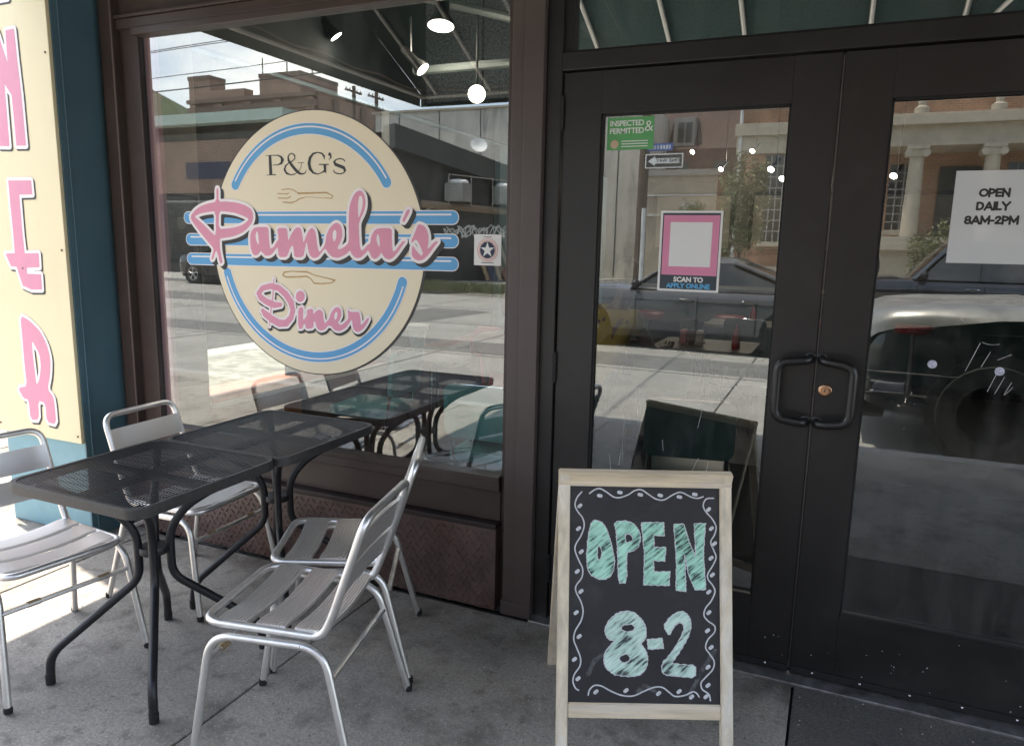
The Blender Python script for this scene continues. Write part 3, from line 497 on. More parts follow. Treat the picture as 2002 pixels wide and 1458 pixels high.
for a in (('window_pane', M['glass'], -3.06, -1.14, .56, 2.44, .020, bld), ('transom_pane', M['glasst'], -.89, .89, 2.17, 2.83, .022, bld)):
    fixpane(pane(*a))
s = MB(); s.box((-3.2, .38, .58), (-3.194, 4.2, 2.45)); s.build('side_window_pane', M['tinted'], bld)
part('threshold', M['steelstrip'], [((-.985, -.062, -.01), (1.02, .02, .008))], bev=.003)
# doors: leaf > pane, handle, hinge, rivet
def door(x0, x1, g0, g1, hx, sgn):
    s = MB()
    for a, b in (((x0, .0, .012), (g0, .045, 2.108)), ((g1, .0, .012), (x1, .045, 2.108)), ((g0, .0, 1.963), (g1, .045, 2.108)), ((g0, .0, .012), (g1, .045, .262))): s.bbox(a, b, .002)
    d = s.build('door_leaf', M['bronze'], bld)
    part('glazing_stop', M['gasket'], [((g0, .006, .262), (g0+.007, .03, 1.963)), ((g1-.007, .006, .262), (g1, .03, 1.963)), ((g0, .006, 1.956), (g1, .03, 1.963))], d, 0)
    part('glazing_bead', M['bronze'], [((g0+.003, -.004, .262), (g1-.003, .02, .278))], d, .003)
    fixpane(pane('door_pane', M['glassd'], g0, g1, .262, 1.963, .020, d))
    s = MB()
    s.tube(rpath([(hx, .0, 1.148), (hx+sgn*.004, -.052, 1.146), (hx+sgn*.098, -.058, 1.135), (hx+sgn*.098, -.058, .945), (hx+sgn*.004, -.052, .934), (hx, .0, .932)], .035, 6), .0145, 12)
    for z in (1.148, .932): s.lathe([(.019, .0), (.019, -.006), (.014, -.008)], (hx, 0, z), 14, 'y')
    s.build('pull_handle', mat('black_handle', (.018, .0175, .017), .35), d, True)
    s = MB(); s.bbox((x0+.004, -.006, .018), (x1-.004, .0, .040), .002); s.build('door_sweep', M['gasket'], d)
    k = 0
    for x in np.arange(x0+.075, x1, .153):
        s = MB(); s.lathe([(.0035, -.006), (.0035, -.008), (.0018, -.0095)], (x, 0, .031), 8, 'y'); s.build('rivet', M['chrome'], d, True)
    return d
dl = door(-.92, -.0035, -.777, -.143, -.018, -1)
dr = door(.0035, .92, .147, .78, .016, 1)
part('astragal', mat('astragal_grey', (.10, .095, .09), .35, .6), [((-.0015, -.003, .03), (.0022, .03, 2.1))], dr, 0)
for z in (1.97, 1.04, .22):
    s = MB(); s.tube([(-.923, -.008, z-.055), (-.923, -.008, z+.055)], .0075, 10); s.tube([(-.923, -.008, z-.06), (-.923, -.008, z+.06)], .004, 8); s.build('hinge', M['gasket'], dl, True)
s = MB(); s.lathe([(.021, 0), (.021, -.007), (.017, -.010), (.012, -.010), (.012, -.007), (.009, -.007), (.009, -.011), (.001, -.011)], (.034, 0, 1.043), 20, 'y'); lk = s.build('lock_cylinder', M['brass'], dr, True)
s = MB(); s.box((.0325, -.0117, 1.037), (.0355, -.0112, 1.049)); s.build('keyhole', M['ink'], lk)
# ------------------------------------------------------------------ awning over the shopfront
AZ, AY, AX0, AX1, TAN = 2.78, -3.34, -3.53, 4.4, math.tan(R(25))
aw = empty('awning', (0, 0, 2.78), 0, 'dark green fabric awning on a steel frame sloping out over the sidewalk', 'awning')
s = MB(); zt = AZ+.03+(-AY)*TAN
s.prism([(AY-.02, AZ+.03), (-.0, zt), (-.0, zt+.012), (AY-.02, AZ+.042)], lambda y, z: (AX0, y, z), lambda y, z: (AX1, y, z))
s.build('canopy', M['fabric'], aw)
s = MB(); s.prism([(AY, AZ-.08), (-.24, AZ-.08), (-.24, zt-.1), (AY, AZ+.03)], lambda y, z: (AX0-.004, y, z), lambda y, z: (AX0+.004, y, z)); s.build('side_panel', M['fabric'], aw)
s = MB(); s.box((AX0, AY-.03, AZ-.08), (AX1, AY-.024, AZ+.05)); s.build('valance', M['fabric'], aw)
s = MB(); s.tube([(AX0, AY, AZ), (AX1, AY, AZ)], .019, 8); s.build('front_bar', M['galv'], aw, True)
s = MB(); s.tube([(AX0+.03, AY, AZ), (AX0+.03, -.24, AZ)], .019, 8); s.build('side_bar', M['galv'], aw, True)
for x in (-3.35, -2.82, -2.29, -1.76, -1.22, -.695, .10, .63, 1.16, 1.69, 2.22, 2.75, 3.28, 3.81, 4.34):
    s = MB(); s.tube([(x, AY, AZ+.012), (x, -.01, zt-.035)], .017, 8); s.build('rib', M['galv'], aw, True)
for x in (-2.1, .6, 3.2):
    s = MB(); s.tube([(x, AY+.05, AZ+.02), (x+.9, -.02, 3.35)], .015, 8); s.build('brace', M['galv'], aw, True)
s = MB(); s.tube([(AX0+.06, y, AZ+.035+.012*math.sin(y*9)) for y in np.linspace(-.3, AY+.05, 30)]+[(x, AY+.05, AZ+.035+.012*math.sin(x*9)) for x in np.linspace(AX0+.1, -.8, 30)], .007, 6)
s.build('cable', mat('brown_cable', (.16, .10, .07), .6), aw, True)

# ------------------------------------------------------------------ the tall cream sign on the pillar
sg = empty('vertical_sign', (-3.6, -.255, .49), 0, 'tall cream sign board with pink diner letters hung on the corner pillar', 'sign')
s = MB(); s.bbox((-3.95, -.255, .49), (-3.293, -.237, 3.85), .003); s.build('board', M['cream'], sg)
YS = -.2562
def letter(nm, P, holes=()):
    xs_ = [p[0] for p in P]; zs_ = [p[1] for p in P]
    G = Grid(min(xs_)-.03, max(xs_)+.04, min(zs_)-.04, max(zs_)+.03, .003)
    d = sdf(G.X, G.Z, [P], list(holes))
    base_ = G.fill(d-.0155, lambda u, v: (u, YS-.0006, v)).build('letter', M['white'], sg)
    base_['label'] = 'pink letter %s with white edge' % nm
    k1, k2 = 3, 3
    sh = np.full(d.shape, 1e9)
    for q in range(1, 4):
        t = np.full(d.shape, 1e9); t[:-q or None, q:] = d[q:, :-q]; sh = np.minimum(sh, t)
    G.fill(sh-.0155, lambda u, v: (u, YS, v)).build('letter_shadow', M['dshadow'], base_)
    G.fill(d, lambda u, v: (u, YS-.0012, v)).build('letter_face', M['pink'], base_)
letter('N', D_SN); letter('E', D_SE); letter('R', smooth_poly(D_SR, 1), [smooth_poly(D_SRh)])
letter('I', [(-3.64, 3.03), (-3.54, 3.03), (-3.54, 2.56), (-3.64, 2.56)])
letter('D', smooth_poly([(-3.70, 3.66), (-3.60, 3.66), (-3.51, 3.58), (-3.475, 3.45), (-3.49, 3.32), (-3.55, 3.21), (-3.64, 3.16), (-3.70, 3.16)]), [smooth_poly([(-3.63, 3.56), (-3.58, 3.50), (-3.565, 3.42), (-3.58, 3.32), (-3.63, 3.27)])])
for x, z in ((-3.318, 2.31), (-3.318, 1.43), (-3.315, .525), (-3.60, .515), (-3.905, .53), (-3.61, 1.337), (-3.318, 3.2)):
    s = MB(); s.lathe([(.006, 0), (.005, -.003), (.002, -.0036)], (x, -.2552, z), 10, 'y'); s.build('screw', mat('rusty_screw', (.16, .09, .05), .6), sg, True)

# ------------------------------------------------------------------ the round painted emblem on the window
ov = empty('window_emblem', (-2.076, .016, .9), 0, 'round cream diner emblem with pink script lettering and blue bars on the plate window', 'window sign')
YW = .0185
def lay(k): return lambda u, v: (u, YW-.0007*k, v)
CX, CZ, CR = -2.076, 1.476, .5665
ring = [(CX+CR*math.cos(t), CZ+CR*math.sin(t)) for t in np.linspace(0, 2*math.pi, 129)[:-1]]
s = MB(); s.add([(u+.012, YW+.0006, v-.004) for u, v in ring], [list(range(128))]); s.add([(CX+(u-CX)*1.008, YW+.0008, CZ+(v-CZ)*1.008) for u, v in ring], [list(range(128))]); s.build('disc_edge', M['dshadow'], ov)
s = MB(); s.prism(ring, lambda u, v: (u, YW, v), lambda u, v: (u, YW+.0004, v)); s.build('disc', M['oval'], ov)
def stroke_part(name, pts, r, m, k, h=.0035, parent=None):
    xs_ = [p[0] for p in pts]; zs_ = [p[1] for p in pts]
    G = Grid(min(xs_)-r*2-.01, max(xs_)+r*2+.01, min(zs_)-r*2-.01, max(zs_)+r*2+.01, h)
    return G.fill(sdf(G.X, G.Z, strokes=[[(p[0], p[1], r) for p in pts]]), lay(k)).build(name, m, parent or ov)
def arc(cx, cz, r, a0, a1, n=30): return [(cx+r*math.cos(R(a0+(a1-a0)*i/n)), cz+r*math.sin(R(a0+(a1-a0)*i/n))) for i in range(n+1)]
# the two arcs
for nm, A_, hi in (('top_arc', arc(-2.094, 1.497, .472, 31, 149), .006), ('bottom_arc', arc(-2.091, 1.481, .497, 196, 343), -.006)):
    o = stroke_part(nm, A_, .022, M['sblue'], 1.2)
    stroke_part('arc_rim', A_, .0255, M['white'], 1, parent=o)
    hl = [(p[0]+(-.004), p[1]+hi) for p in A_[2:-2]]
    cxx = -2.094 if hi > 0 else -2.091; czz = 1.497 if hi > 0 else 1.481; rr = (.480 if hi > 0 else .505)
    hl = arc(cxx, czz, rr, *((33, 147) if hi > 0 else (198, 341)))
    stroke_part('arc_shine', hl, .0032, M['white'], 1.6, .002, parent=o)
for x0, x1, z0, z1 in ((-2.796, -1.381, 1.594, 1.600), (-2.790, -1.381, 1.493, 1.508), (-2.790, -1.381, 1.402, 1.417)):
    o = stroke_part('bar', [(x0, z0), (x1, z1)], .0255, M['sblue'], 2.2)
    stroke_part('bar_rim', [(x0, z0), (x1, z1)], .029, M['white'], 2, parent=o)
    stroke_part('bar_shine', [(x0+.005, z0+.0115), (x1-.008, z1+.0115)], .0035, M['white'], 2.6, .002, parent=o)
def script(nm, D, wht, shx, shz, h, k):
    pts = [p for P in D['pos'] for p in P]+[p[:2] for s_ in D['strokes'] for p in s_]
    xs_ = [p[0] for p in pts]; zs_ = [p[1] for p in pts]
    G = Grid(min(xs_)-.05, max(xs_)+.06, min(zs_)-.06, max(zs_)+.04, h)
    d = sdf(G.X, G.Z, [smooth_poly(P) for P in D['pos']], [smooth_poly(P) for P in D['neg']], D['strokes'])
    sh = np.full(d.shape, 1e9); n = int(max(abs(shx), abs(shz))/h)
    for q in range(1, n+1):
        ix, iz = round(shx*q/n/h), round(shz*q/n/h)
        t = np.full(d.shape, 1e9); t[:d.shape[0]-iz if iz else None, ix:] = d[iz:, :d.shape[1]-ix]; sh = np.minimum(sh, t)
    face = G.fill(d, lay(k+1.4)).build('%s_lettering' % nm, M['pink'], ov)
    G.fill(d-wht, lay(k+.7)).build('lettering_outline', M['white'], face)
    G.fill(sh-wht, lay(k)).build('lettering_shadow', M['black'], face)
script('name', D_PAM, .0125, .017, .016, .0025, 3)
script('diner', D_DIN, .0095, .004, .012, .0022, 3)
for nm, D, m in (('serif_lettering', D_PG, M['ink']), ('fork_drawing', dict(pos=[], neg=[], strokes=D_CUT['strokes'][:-1]), M['tan']), ('knife_drawing', dict(pos=[], neg=[], strokes=D_CUT['strokes'][-1:]), M['tan'])):
    pts = [p[:2] for s_ in D['strokes'] for p in s_]; xs_ = [p[0] for p in pts]; zs_ = [p[1] for p in pts]
    G = Grid(min(xs_)-.02, max(xs_)+.02, min(zs_)-.02, max(zs_)+.02, .0012 if m is M['ink'] else .0018)
    G.fill(sdf(G.X, G.Z, D['pos'], D['neg'], [[(p[0], p[1], p[2]*1.12) for p in s_] for s_ in D['strokes']]), lay(1.5)).build(nm, m, ov)

# ------------------------------------------------------------------ stickers and notices behind the glass
def sheet(name, x0, x1, z0, z1, y, m, label, cat, sk=0.):
    e = empty(name, ((x0+x1)/2, y, z0), 0, label, cat)
    s = MB(); s.prism([(x0, z0), (x1, z0), (x1+sk, z1), (x0+sk, z1)], lambda u, v: (u, y, v), lambda u, v: (u, y+.0008, v)); s.build('paper', m, e); return e
def at(x, z, y): return lambda u, v: (x+u, y, z+v)
ys = .0188
e = sheet('star_sticker', -1.285, -1.167, 1.416, 1.536, ys, M['paper'], 'small white window sticker with a white star in a dark disc', 'sticker')
c0 = (-1.226, 1.476)
def disc(r, y, c=c0, n=40): s = MB(); s.add([(c[0]+r*math.cos(2*math.pi*i/n), y, c[1]+r*math.sin(2*math.pi*i/n)) for i in range(n)], [list(range(n))]); return s
disc(.0455, ys-.0003).build('ring', M['redpr'], e); disc(.0425, ys-.0006).build('ring', M['paper'], e); disc(.0385, ys-.0009).build('ring', M['redpr'], e); disc(.0345, ys-.0012).build('ring', M['paper'], e); disc(.0325, ys-.0015).build('dark_disc', M['navy'], e)
s = MB(); P = [((.031 if i % 2 == 0 else .0122)*math.cos(R(90+36*i)), (.031 if i % 2 == 0 else .0122)*math.sin(R(90+36*i))) for i in range(10)]
s.add([(c0[0], ys-.0018, c0[1])]+[(c0[0]+u, ys-.0018, c0[1]+v) for u, v in P], [(0, 1+i, 1+(i+1) % 10) for i in range(10)]); s.build('star', M['paper'], e)
s = MB()
for i in range(9): s.box((-1.252+.006*i, ys-.0005, 1.425), (-1.2475+.006*i, ys-.0003, 1.4285))
for i in range(5): s.box((-1.243+.007*i, ys-.0005, 1.5255), (-1.238+.007*i, ys-.0003, 1.5285))
s.build('fine_print', M['ink'], e)
e = sheet('inspection_sticker', -.758, -.590, 1.838, 1.949, ys, M['greenst'], 'green and white inspected and permitted sticker in the top corner of the left door', 'sticker')
text_mb('INSPECTED', .0262, at(-.750, 1.928, ys-.0004), .0005, 'LEFT', .92).build('lettering', M['paper'], e)
text_mb('PERMITTED', .0262, at(-.750, 1.902, ys-.0004), .0005, 'LEFT', .92).build('lettering', M['paper'], e)
text_mb('&', .052, at(-.608, 1.915, ys-.0004), -.0004, 'CENTER').build('ampersand', M['paper'], e)
s = MB(); s.lathe([(.015, -.0004), (.015, -.0003)], (-.73, ys, 1.858), 16, 'y'); s.build('seal', mat('seal_print', (.6, .45, .3), .5), e)
s = MB()
for j in range(3): s.box((-.705, ys-.0005, 1.848+.009*j), (-.61, ys-.0003, 1.851+.009*j))
s.build('fine_print', M['paper'], e)
yi = .0172
e = sheet('hiring_poster', -.547, -.337, 1.35, 1.625, yi, mat('poster_navy', (.035, .055, .07), .5), 'pink framed hiring poster taped inside the left door', 'poster', .004)
s = MB(); s.box((-.537, yi-.0007, 1.405), (-.345, yi-.0003, 1.612)); s.build('pink_panel', M['pinkpaper'], e)
s = MB(); s.box((-.513, yi-.0011, 1.435), (-.369, yi-.0008, 1.588)); s.build('white_panel', M['paper'], e)
s = MB()
for a in (((-.549, 1.348), (-.541, 1.627)), ((-.343, 1.348), (-.335, 1.627)), ((-.541, 1.348), (-.343, 1.3555)), ((-.541, 1.6195), (-.343, 1.627))): s.box((a[0][0], yi-.0016, a[0][1]), (a[1][0], yi-.0012, a[1][1]))
s.build('plastic_sleeve', M['paper'], e)
text_mb('SCAN TO', .0235, at(-.441, 1.389, yi-.0013), .0011, 'CENTER', 1.02).build('lettering', M['paper'], e)
text_mb('APPLY ONLINE', .0225, at(-.441, 1.367, yi-.0013), .0011, 'CENTER', 1.0).build('lettering', M['bluepaper'], e)
e = sheet('opening_hours_notice', .341, .557, 1.471, 1.745, yi, M['sleeve'], 'white printed open daily notice taped inside the right door', 'notice')
def ring_(cx, cz, rx, rz, n=16): return [(cx+rx*math.cos(2*math.pi*k/n), cz+rz*math.sin(2*math.pi*k/n)) for k in range(n+1)]
GL = {'O': (.95, [ring_(.475, .5, .40, .43)]), 'P': (.72, [[(.1, 0), (.1, 1)], [(.1, .93), (.38, .93), (.56, .84), (.6, .7), (.56, .54), (.38, .44), (.1, .44)]]),
      'E': (.66, [[(.1, .05), (.1, .95)], [(.1, .94), (.58, .94)], [(.1, .5), (.54, .5)], [(.1, .06), (.58, .06)]]), 'N': (.86, [[(.1, 0), (.1, 1)], [(.1, .95), (.74, .05)], [(.74, 0), (.74, 1)]]),
      'D': (.84, [[(.1, .06), (.1, .94)], [(.1, .94), (.38, .94), (.62, .82), (.72, .5), (.62, .18), (.38, .06), (.1, .06)]]), 'A': (.92, [[(.06, .0), (.45, .97)], [(.45, .97), (.84, 0)], [(.2, .30), (.7, .30)]]),
      'I': (.24, [[(.1, 0), (.1, 1)]]), 'L': (.62, [[(.1, .05), (.1, 1)], [(.1, .06), (.55, .06)]]), 'Y': (.86, [[(.04, 1), (.42, .48)], [(.8, 1), (.42, .48)], [(.42, .48), (.42, 0)]]),
      '8': (.74, [ring_(.36, .72, .24, .22), ring_(.36, .27, .28, .23)]), 'M': (1.02, [[(.1, 0), (.1, 1)], [(.1, .96), (.5, .25)], [(.5, .25), (.9, .96)], [(.9, 0), (.9, 1)]]),
      '-': (.46, [[(.06, .42), (.36, .42)]]), '2': (.72, [[(.1, .72), (.18, .88), (.35, .94), (.52, .86), (.56, .70), (.46, .52), (.1, .08), (.62, .08)]])}
for t, z in (('OPEN', 1.680), ('DAILY', 1.641), ('8AM-2PM', 1.600)):
    hgt = .0245; tot = sum(GL[ch][0] for ch in t)*hgt*1.02; x = .447-tot/2; st_ = []
    for ch in t:
        for q in GL[ch][1]: st_.append([(x+p[0]*hgt, z-.012+p[1]*hgt*(.9)+.0012, .0031) for p in q])
        x += GL[ch][0]*hgt*1.02
    G = Grid(.447-tot/2-.005, .447+tot/2+.005, z-.018, z+.018, .0007)
    G.fill(sdf(G.X, G.Z, strokes=st_), lambda u, v: (u, yi-.0004, v)).build('lettering', M['ink'], e)
def suction(x, z, lab):
    e = empty('suction_cup', (x, .02, z), 0, lab, 'suction cup', 'clear suction cups stuck to the right door glass')
    s = MB(); s.lathe([(.0135, .0), (.013, -.002), (.006, -.004), (.004, -.008), (.0015, -.009)], (x, .0195, z), 16, 'y')
    s.build('cup', mat('cup_plastic', (.55, .56, .68), .25, var=.3, scale=90), e, True)
suction(.338, 1.153, 'left of the two clear suction cups on the right door glass'); suction(.520, 1.146, 'right of the two clear suction cups on the right door glass')

# ------------------------------------------------------------------ cafe chairs
def slat(mb, x0, z0, nx, nz, wid, half, sag, along=(0, 1, 0), nfl=10, th=.007):
    """fluted slat: profile runs from (x0,z0) along (nx,nz) in the xz plane, swept along y"""
    prof = []
    for i in range(nfl*6+1):
        t = i/(nfl*6); prof.append((t*wid-wid/2, (.0 if i % 6 == 0 else .0042)))
    prof += [(wid/2, -th), (-wid/2, -th)]
    rings = []
    for k in range(13):
        q = -1+2*k/12; y = q*half
        dz = -sag*(1-q*q); end = .006*max(0, abs(q)-.86)/.14
        rings.append([(x0+u*nx-(w+dz-end)*nz, y, z0+u*nz+(w+dz-end)*nx) for u, w in prof])
    mb.loft(rings)
M['tape'] = mat('tan_tape', (.42, .30, .17), .7)
def make_chair(label, group):
    t = empty('cafe_chair', (0, 0, 0), 0, label, 'chair', group)
    H = .425
    s = MB()
    pts = rpath([(.205, 0, H), (.205, .19, H), (-.155, .185, H-.012), (-.185, .183, H+.05), (-.285, .178, .765), (-.285, -.178, .765), (-.185, -.183, H+.05), (-.155, -.185, H-.012), (.205, -.19, H)], .055, 6, True)
    s.tube(pts, .0122, 10, closed=True); s.build('seat_and_back_frame', M['alu'], t, True, True)
    for sg_ in (1, -1):
        s = MB(); q = sg_
        s.tube(rpath([(.235, .235*q, 0), (.175, .205*q, H-.03), (-.165, .2*q, H-.036), (-.262, .235*q, 0)], .075, 8), .0118, 10)
        o = s.build('leg_frame', M['alu'], t, True, True)
        for x in (.235, -.262):
            s = MB(); s.lathe([(.0125, 0), (.0135, .012), (.0125, .02)], (x, .235*q, 0), 10); s.build('foot_cap', M['rubber'], o, True, True)
        for x in (.11, -.1):
            s = MB(); s.lathe([(.005, 0), (.004, .003*q), (.001, .004*q)], (x, .2*q+.0117*q, H-.034), 8, 'y'); s.build('rivet', M['chrome'], o, True, True)
    for x, z in ((.188, .31), (-.188, .30)):
        s = MB(); yy = .208 if x > 0 else .206
        s.tube([(x+.001, -yy, z), (x+.001, yy, z)], .0105, 8, sx=.8); o = s.build('stretcher', M['alu'], t, True, True)
        if x > 0:
            for y in (-.11, .12): s = MB(); s.tube([(x, y-.02, z), (x, y+.02, z)], .011, 8); s.build('tape_wrap', M['tape'], o, True, True)
    for x in (.118, 0, -.118):
        s = MB(); slat(s, x, H+.010, 1, 0, .090, .183, .020); s.build('seat_slat', M['aluslat'], t, True, True)
    for k, zc in ((0, .665), (1, .565)):
        f = (zc-(H+.05))/(.765-(H+.05)); xb = -.185-.1*f
        nx, nz = -.281, .96
        s = MB(); slat(s, xb-.001, zc, nx, nz, .088 if k == 0 else .082, .176, .008); s.build('back_slat', M['aluslat'], t, True, True)
    return t
GC = 'aluminium cafe chairs round the outdoor tables'
def place(o, x, y, a, lab=None):
    o.location = (x, y, 0.004); o.rotation_euler = (0, 0, R(a))
    if lab: o['label'] = lab
    return o
c1 = place(make_chair('aluminium slatted chair nearest the chalkboard with its back to the right', GC), -1.375, -.955, 193)
place(copy_tree(c1), -1.535, -.535, 207, 'aluminium slatted chair against the tread plate right of the far table')
place(copy_tree(c1), -2.45, -1.05, -8, 'aluminium slatted chair at the left edge below the cream sign')
place(copy_tree(c1), -2.40, -.40, 2, 'aluminium slatted chair at the window corner left of the far table')

# ------------------------------------------------------------------ mesh tables
M['meshtop'] = mat('black_mesh_coat', (.022, .022, .026), .4, var=.3, scale=18, spec=.6)
def make_table(label):
    t = empty('patio_table', (0, 0, 0), 0, label, 'table', 'square black mesh patio tables')
    Wd, H = .6, .722
    out = rrect(Wd, Wd, .055, 6); inn = rrect(Wd-.03, Wd-.03, .042, 6)
    s = MB(); n = len(out)
    prof = [(1.0, H-.006), (.994, H), (.955, H-.001), (.952, H-.012), (.955, H-.034), (1.0, H-.034)]
    rings = []
    for f, z in prof: rings.append([(x-math.copysign((1-f)*.3, x) if False else x*f, y*f, z) for x, y in out])
    rings.append(rings[0]); s.loft(rings, caps=False); s.build('table_rim', M['powderrim'], t, True, True)
    s = MB(); k = 43; step = .572/k
    for i in range(k):
        x = -.286+(i+.5)*step; yl = .286 if abs(x) < .245 else .286-(.042-math.sqrt(max(0, .042**2-(abs(x)-.244)**2)))
        s.box((x-.0030, -yl, H-.0052), (x+.0030, yl, H-.0035))
    for j in range(16):
        y = -.277+j*.037
        s.box((-.284, y-.0012, H-.0066), (.284, y+.0012, H-.0053))
    o = s.build('mesh_top', M['meshtop'], t, False, True); o['kind'] = 'stuff'
    s = MB()
    for a, b in (((-.28, -.02), (.28, .02)), ((-.02, -.28), (.02, .28))): s.box((a[0], a[1], H-.03), (b[0], b[1], H-.012))
    s.build('cross_brace', M['powder'], t, False, True)
    for sx, sy in ((1, 1), (1, -1), (-1, 1), (-1, -1)):
        s = MB(); s.tube(rpath([(.235*sx, .235*sy, H-.028), (.19*sx, .19*sy, H-.05), (.075*sx, .075*sy, .58), (.036*sx, .036*sy, .50), (.036*sx, .036*sy, .335), (.238*sx, .238*sy, .105), (.242*sx, .242*sy, .0)], .045, 5), .0145, 10)
        o = s.build('leg', M['powder'], t, True, True)
        s = MB(); s.lathe([(.0155, 0), (.016, .03), (.015, .034)], (.242*sx, .242*sy, 0), 10); s.build('foot_cap', M['rubber'], o, True, True)
    s = MB(); s.lathe([(.0, .425), (.048, .425), (.05, .43), (.05, .445), (.048, .45), (.0, .45)][1:5], (0, 0, 0), 16); s.build('collar', M['powder'], t, True, True)
    return t
t1 = make_table('black mesh patio table nearest the camera'); t1.location = (-2.043, -.91, .003)
t2 = copy_tree(t1); t2.location = (-2.025, -.315, .003); t2['label'] = 'black mesh patio table against the plate window'

M['smudge'] = mat('rubbed_chalk', (.10, .10, .10), .9, var=.6, scale=60)
# ------------------------------------------------------------------ chalkboard on the pavement
tp = D_CP['top']; th = D_CP['th']
sb = empty('chalkboard_sign', (tp[0], tp[1], 0), th, 'whitewashed wooden sandwich board with chalk opening hours beside the doors', 'sandwich board')
Ht = tp[2]
def panel(tilt, front):
    """local frame: u along x, d down the panel, w outwards"""
    ca, sa = math.cos(R(tilt)), math.sin(R(tilt)); sgn = -1 if front else 1
    def mp_(u, d, w): return (u, sgn*(d*sa+w*ca), Ht-d*ca+w*sa)
    return mp_
def pbox(mp_, name, m, a, b, parent, bev=.003):
    bm = bmesh.new(); bmesh.ops.create_cube(bm, size=1)
    for v in bm.verts: v.co = Vector([a[i]+(b[i]-a[i])*(v.co[i]+.5) for i in range(3)])
    if bev: bmesh.ops.bevel(bm, geom=bm.edges[:], offset=bev, segments=2, affect='EDGES')
    for v in bm.verts: v.co = Vector(mp_(*v.co))
    s = MB(); s.bm(bm); return s.build(name, m, parent, False, True)
F = panel(15, True); B = panel(20, False)
for mp_, fr in ((F, True), (B, False)):
    L = .853 if fr else .876
    pbox(mp_, 'stile', M['wood'], (-.265, .0, -.022), (-.2305, L, 0), sb); pbox(mp_, 'stile', M['wood'], (.2285, .0, -.022), (.265, L, 0), sb)
    pbox(mp_, 'top_rail', M['woodh'], (-.266, -.002, -.0215), (.266, .050, .0012), sb)
    pbox(mp_, 'bottom_rail', M['woodh'], (-.2305, .692, -.021), (.2285, .736, -.001), sb)
    if not fr: pbox(mp_, 'back_board', mat('dark_back_board', (.016, .022, .020), .6, var=.3), (-.262, .006, .0012), (.262, .80, .005), sb, .001)
    bo = pbox(mp_, 'chalkboard', M['board'], (-.2305, .05, -.014), (.2285, .692, -.008), sb, 0)
    if fr:
        for q in ([(.16, .615), (.19, .57), (.213, .535)], [(.135, .665), (.15, .64), (.17, .60)], [(-.17, .61), (-.15, .57), (-.12, .55)], [(-.02, .66), (.0, .64), (.03, .655)]):
            G = Grid(min(p[0] for p in q)-.02, max(p[0] for p in q)+.02, min(-p[1] for p in q)-.02, max(-p[1] for p in q)+.02, .002)
            G.fill(sdf(G.X, G.Z, strokes=[[(p[0], -p[1], .006) for p in q]])+.003*np.sin(G.X*800)*np.sin(G.Z*600), lambda u, v: (mp_(u, -v, -.00785))).build('chalk_smudge', M['smudge'], bo, False, True)
        def chalk(name, m, d, G, w): return G.fill(d, lambda u, v: mp_(u, -v, -.0078+w)).build(name, m, bo, False, True)
        for i, (pos, neg) in enumerate(D_CH):
            P = [smooth_poly([(x, -y) for x, y in q]) if i in (0, 1, 4) or (i == 6) else [(x, -y) for x, y in q] for q in pos]; Nn = [smooth_poly([(x, -y) for x, y in q]) for q in neg]
            xs_ = [p[0] for q in P for p in q]; zs_ = [p[1] for q in P for p in q]
            G = Grid(min(xs_)-.01, max(xs_)+.01, min(zs_)-.01, max(zs_)+.01, .0014)
            d = sdf(G.X, G.Z, P, Nn)
            wob = .0012*np.sin(G.X*330+G.Z*170)+.0010*np.sin(G.Z*520-G.X*240)+.0011*np.sin(G.X*1150+2*np.sin(G.Z*700))*np.sin(G.Z*930)
            chalk('chalk_letter', M['chalkg2'] if i > 3 else M['chalkg'], d+wob, G, .0004)
            chalk('chalk_outline', M['chalkw'], np.abs(d+wob*.5-.0005)-.0013, G, .0007)
        for q in D_CW:
            q = [(x, -y) for x, y in q]; fine = []
            for i in range(len(q)-1):      # catmull-rom
                p0, p1, p2, p3 = q[max(i-1, 0)], q[i], q[i+1], q[min(i+2, len(q)-1)]
                for t in np.linspace(0, 1, 6)[:-1]:
                    fine.append(tuple(.5*((2*p1[k])+(-p0[k]+p2[k])*t+(2*p0[k]-5*p1[k]+4*p2[k]-p3[k])*t*t+(-p0[k]+3*p1[k]-3*p2[k]+p3[k])*t**3) for k in (0, 1)))
            fine.append(q[-1])
            xs_ = [p[0] for p in fine]; zs_ = [p[1] for p in fine]
            G = Grid(min(xs_)-.01, max(xs_)+.01, min(zs_)-.01, max(zs_)+.01, .0013)
            chalk('chalk_wave', M['chalkw'], sdf(G.X, G.Z, strokes=[[(p[0], p[1], .0021) for p in fine]]), G, .0005)
        for i, (x, z) in enumerate(D_CD):
            z = -z; a = R(40 if i > 5 else -10); L_ = .0035
            G = Grid(x-.012, x+.012, z-.012, z+.012, .001)
            chalk('chalk_dot', M['chalkw'], sdf(G.X, G.Z, strokes=[[(x-L_*math.cos(a), z-L_*math.sin(a), .0052), (x+L_*math.cos(a), z+L_*math.sin(a), .0052)]]), G, .0005)
s = MB(); s.tube([(-.2, 0, Ht-.012), (.2, 0, Ht-.012)], .006, 8); s.build('hinge', M['gasket'], sb, True, True)
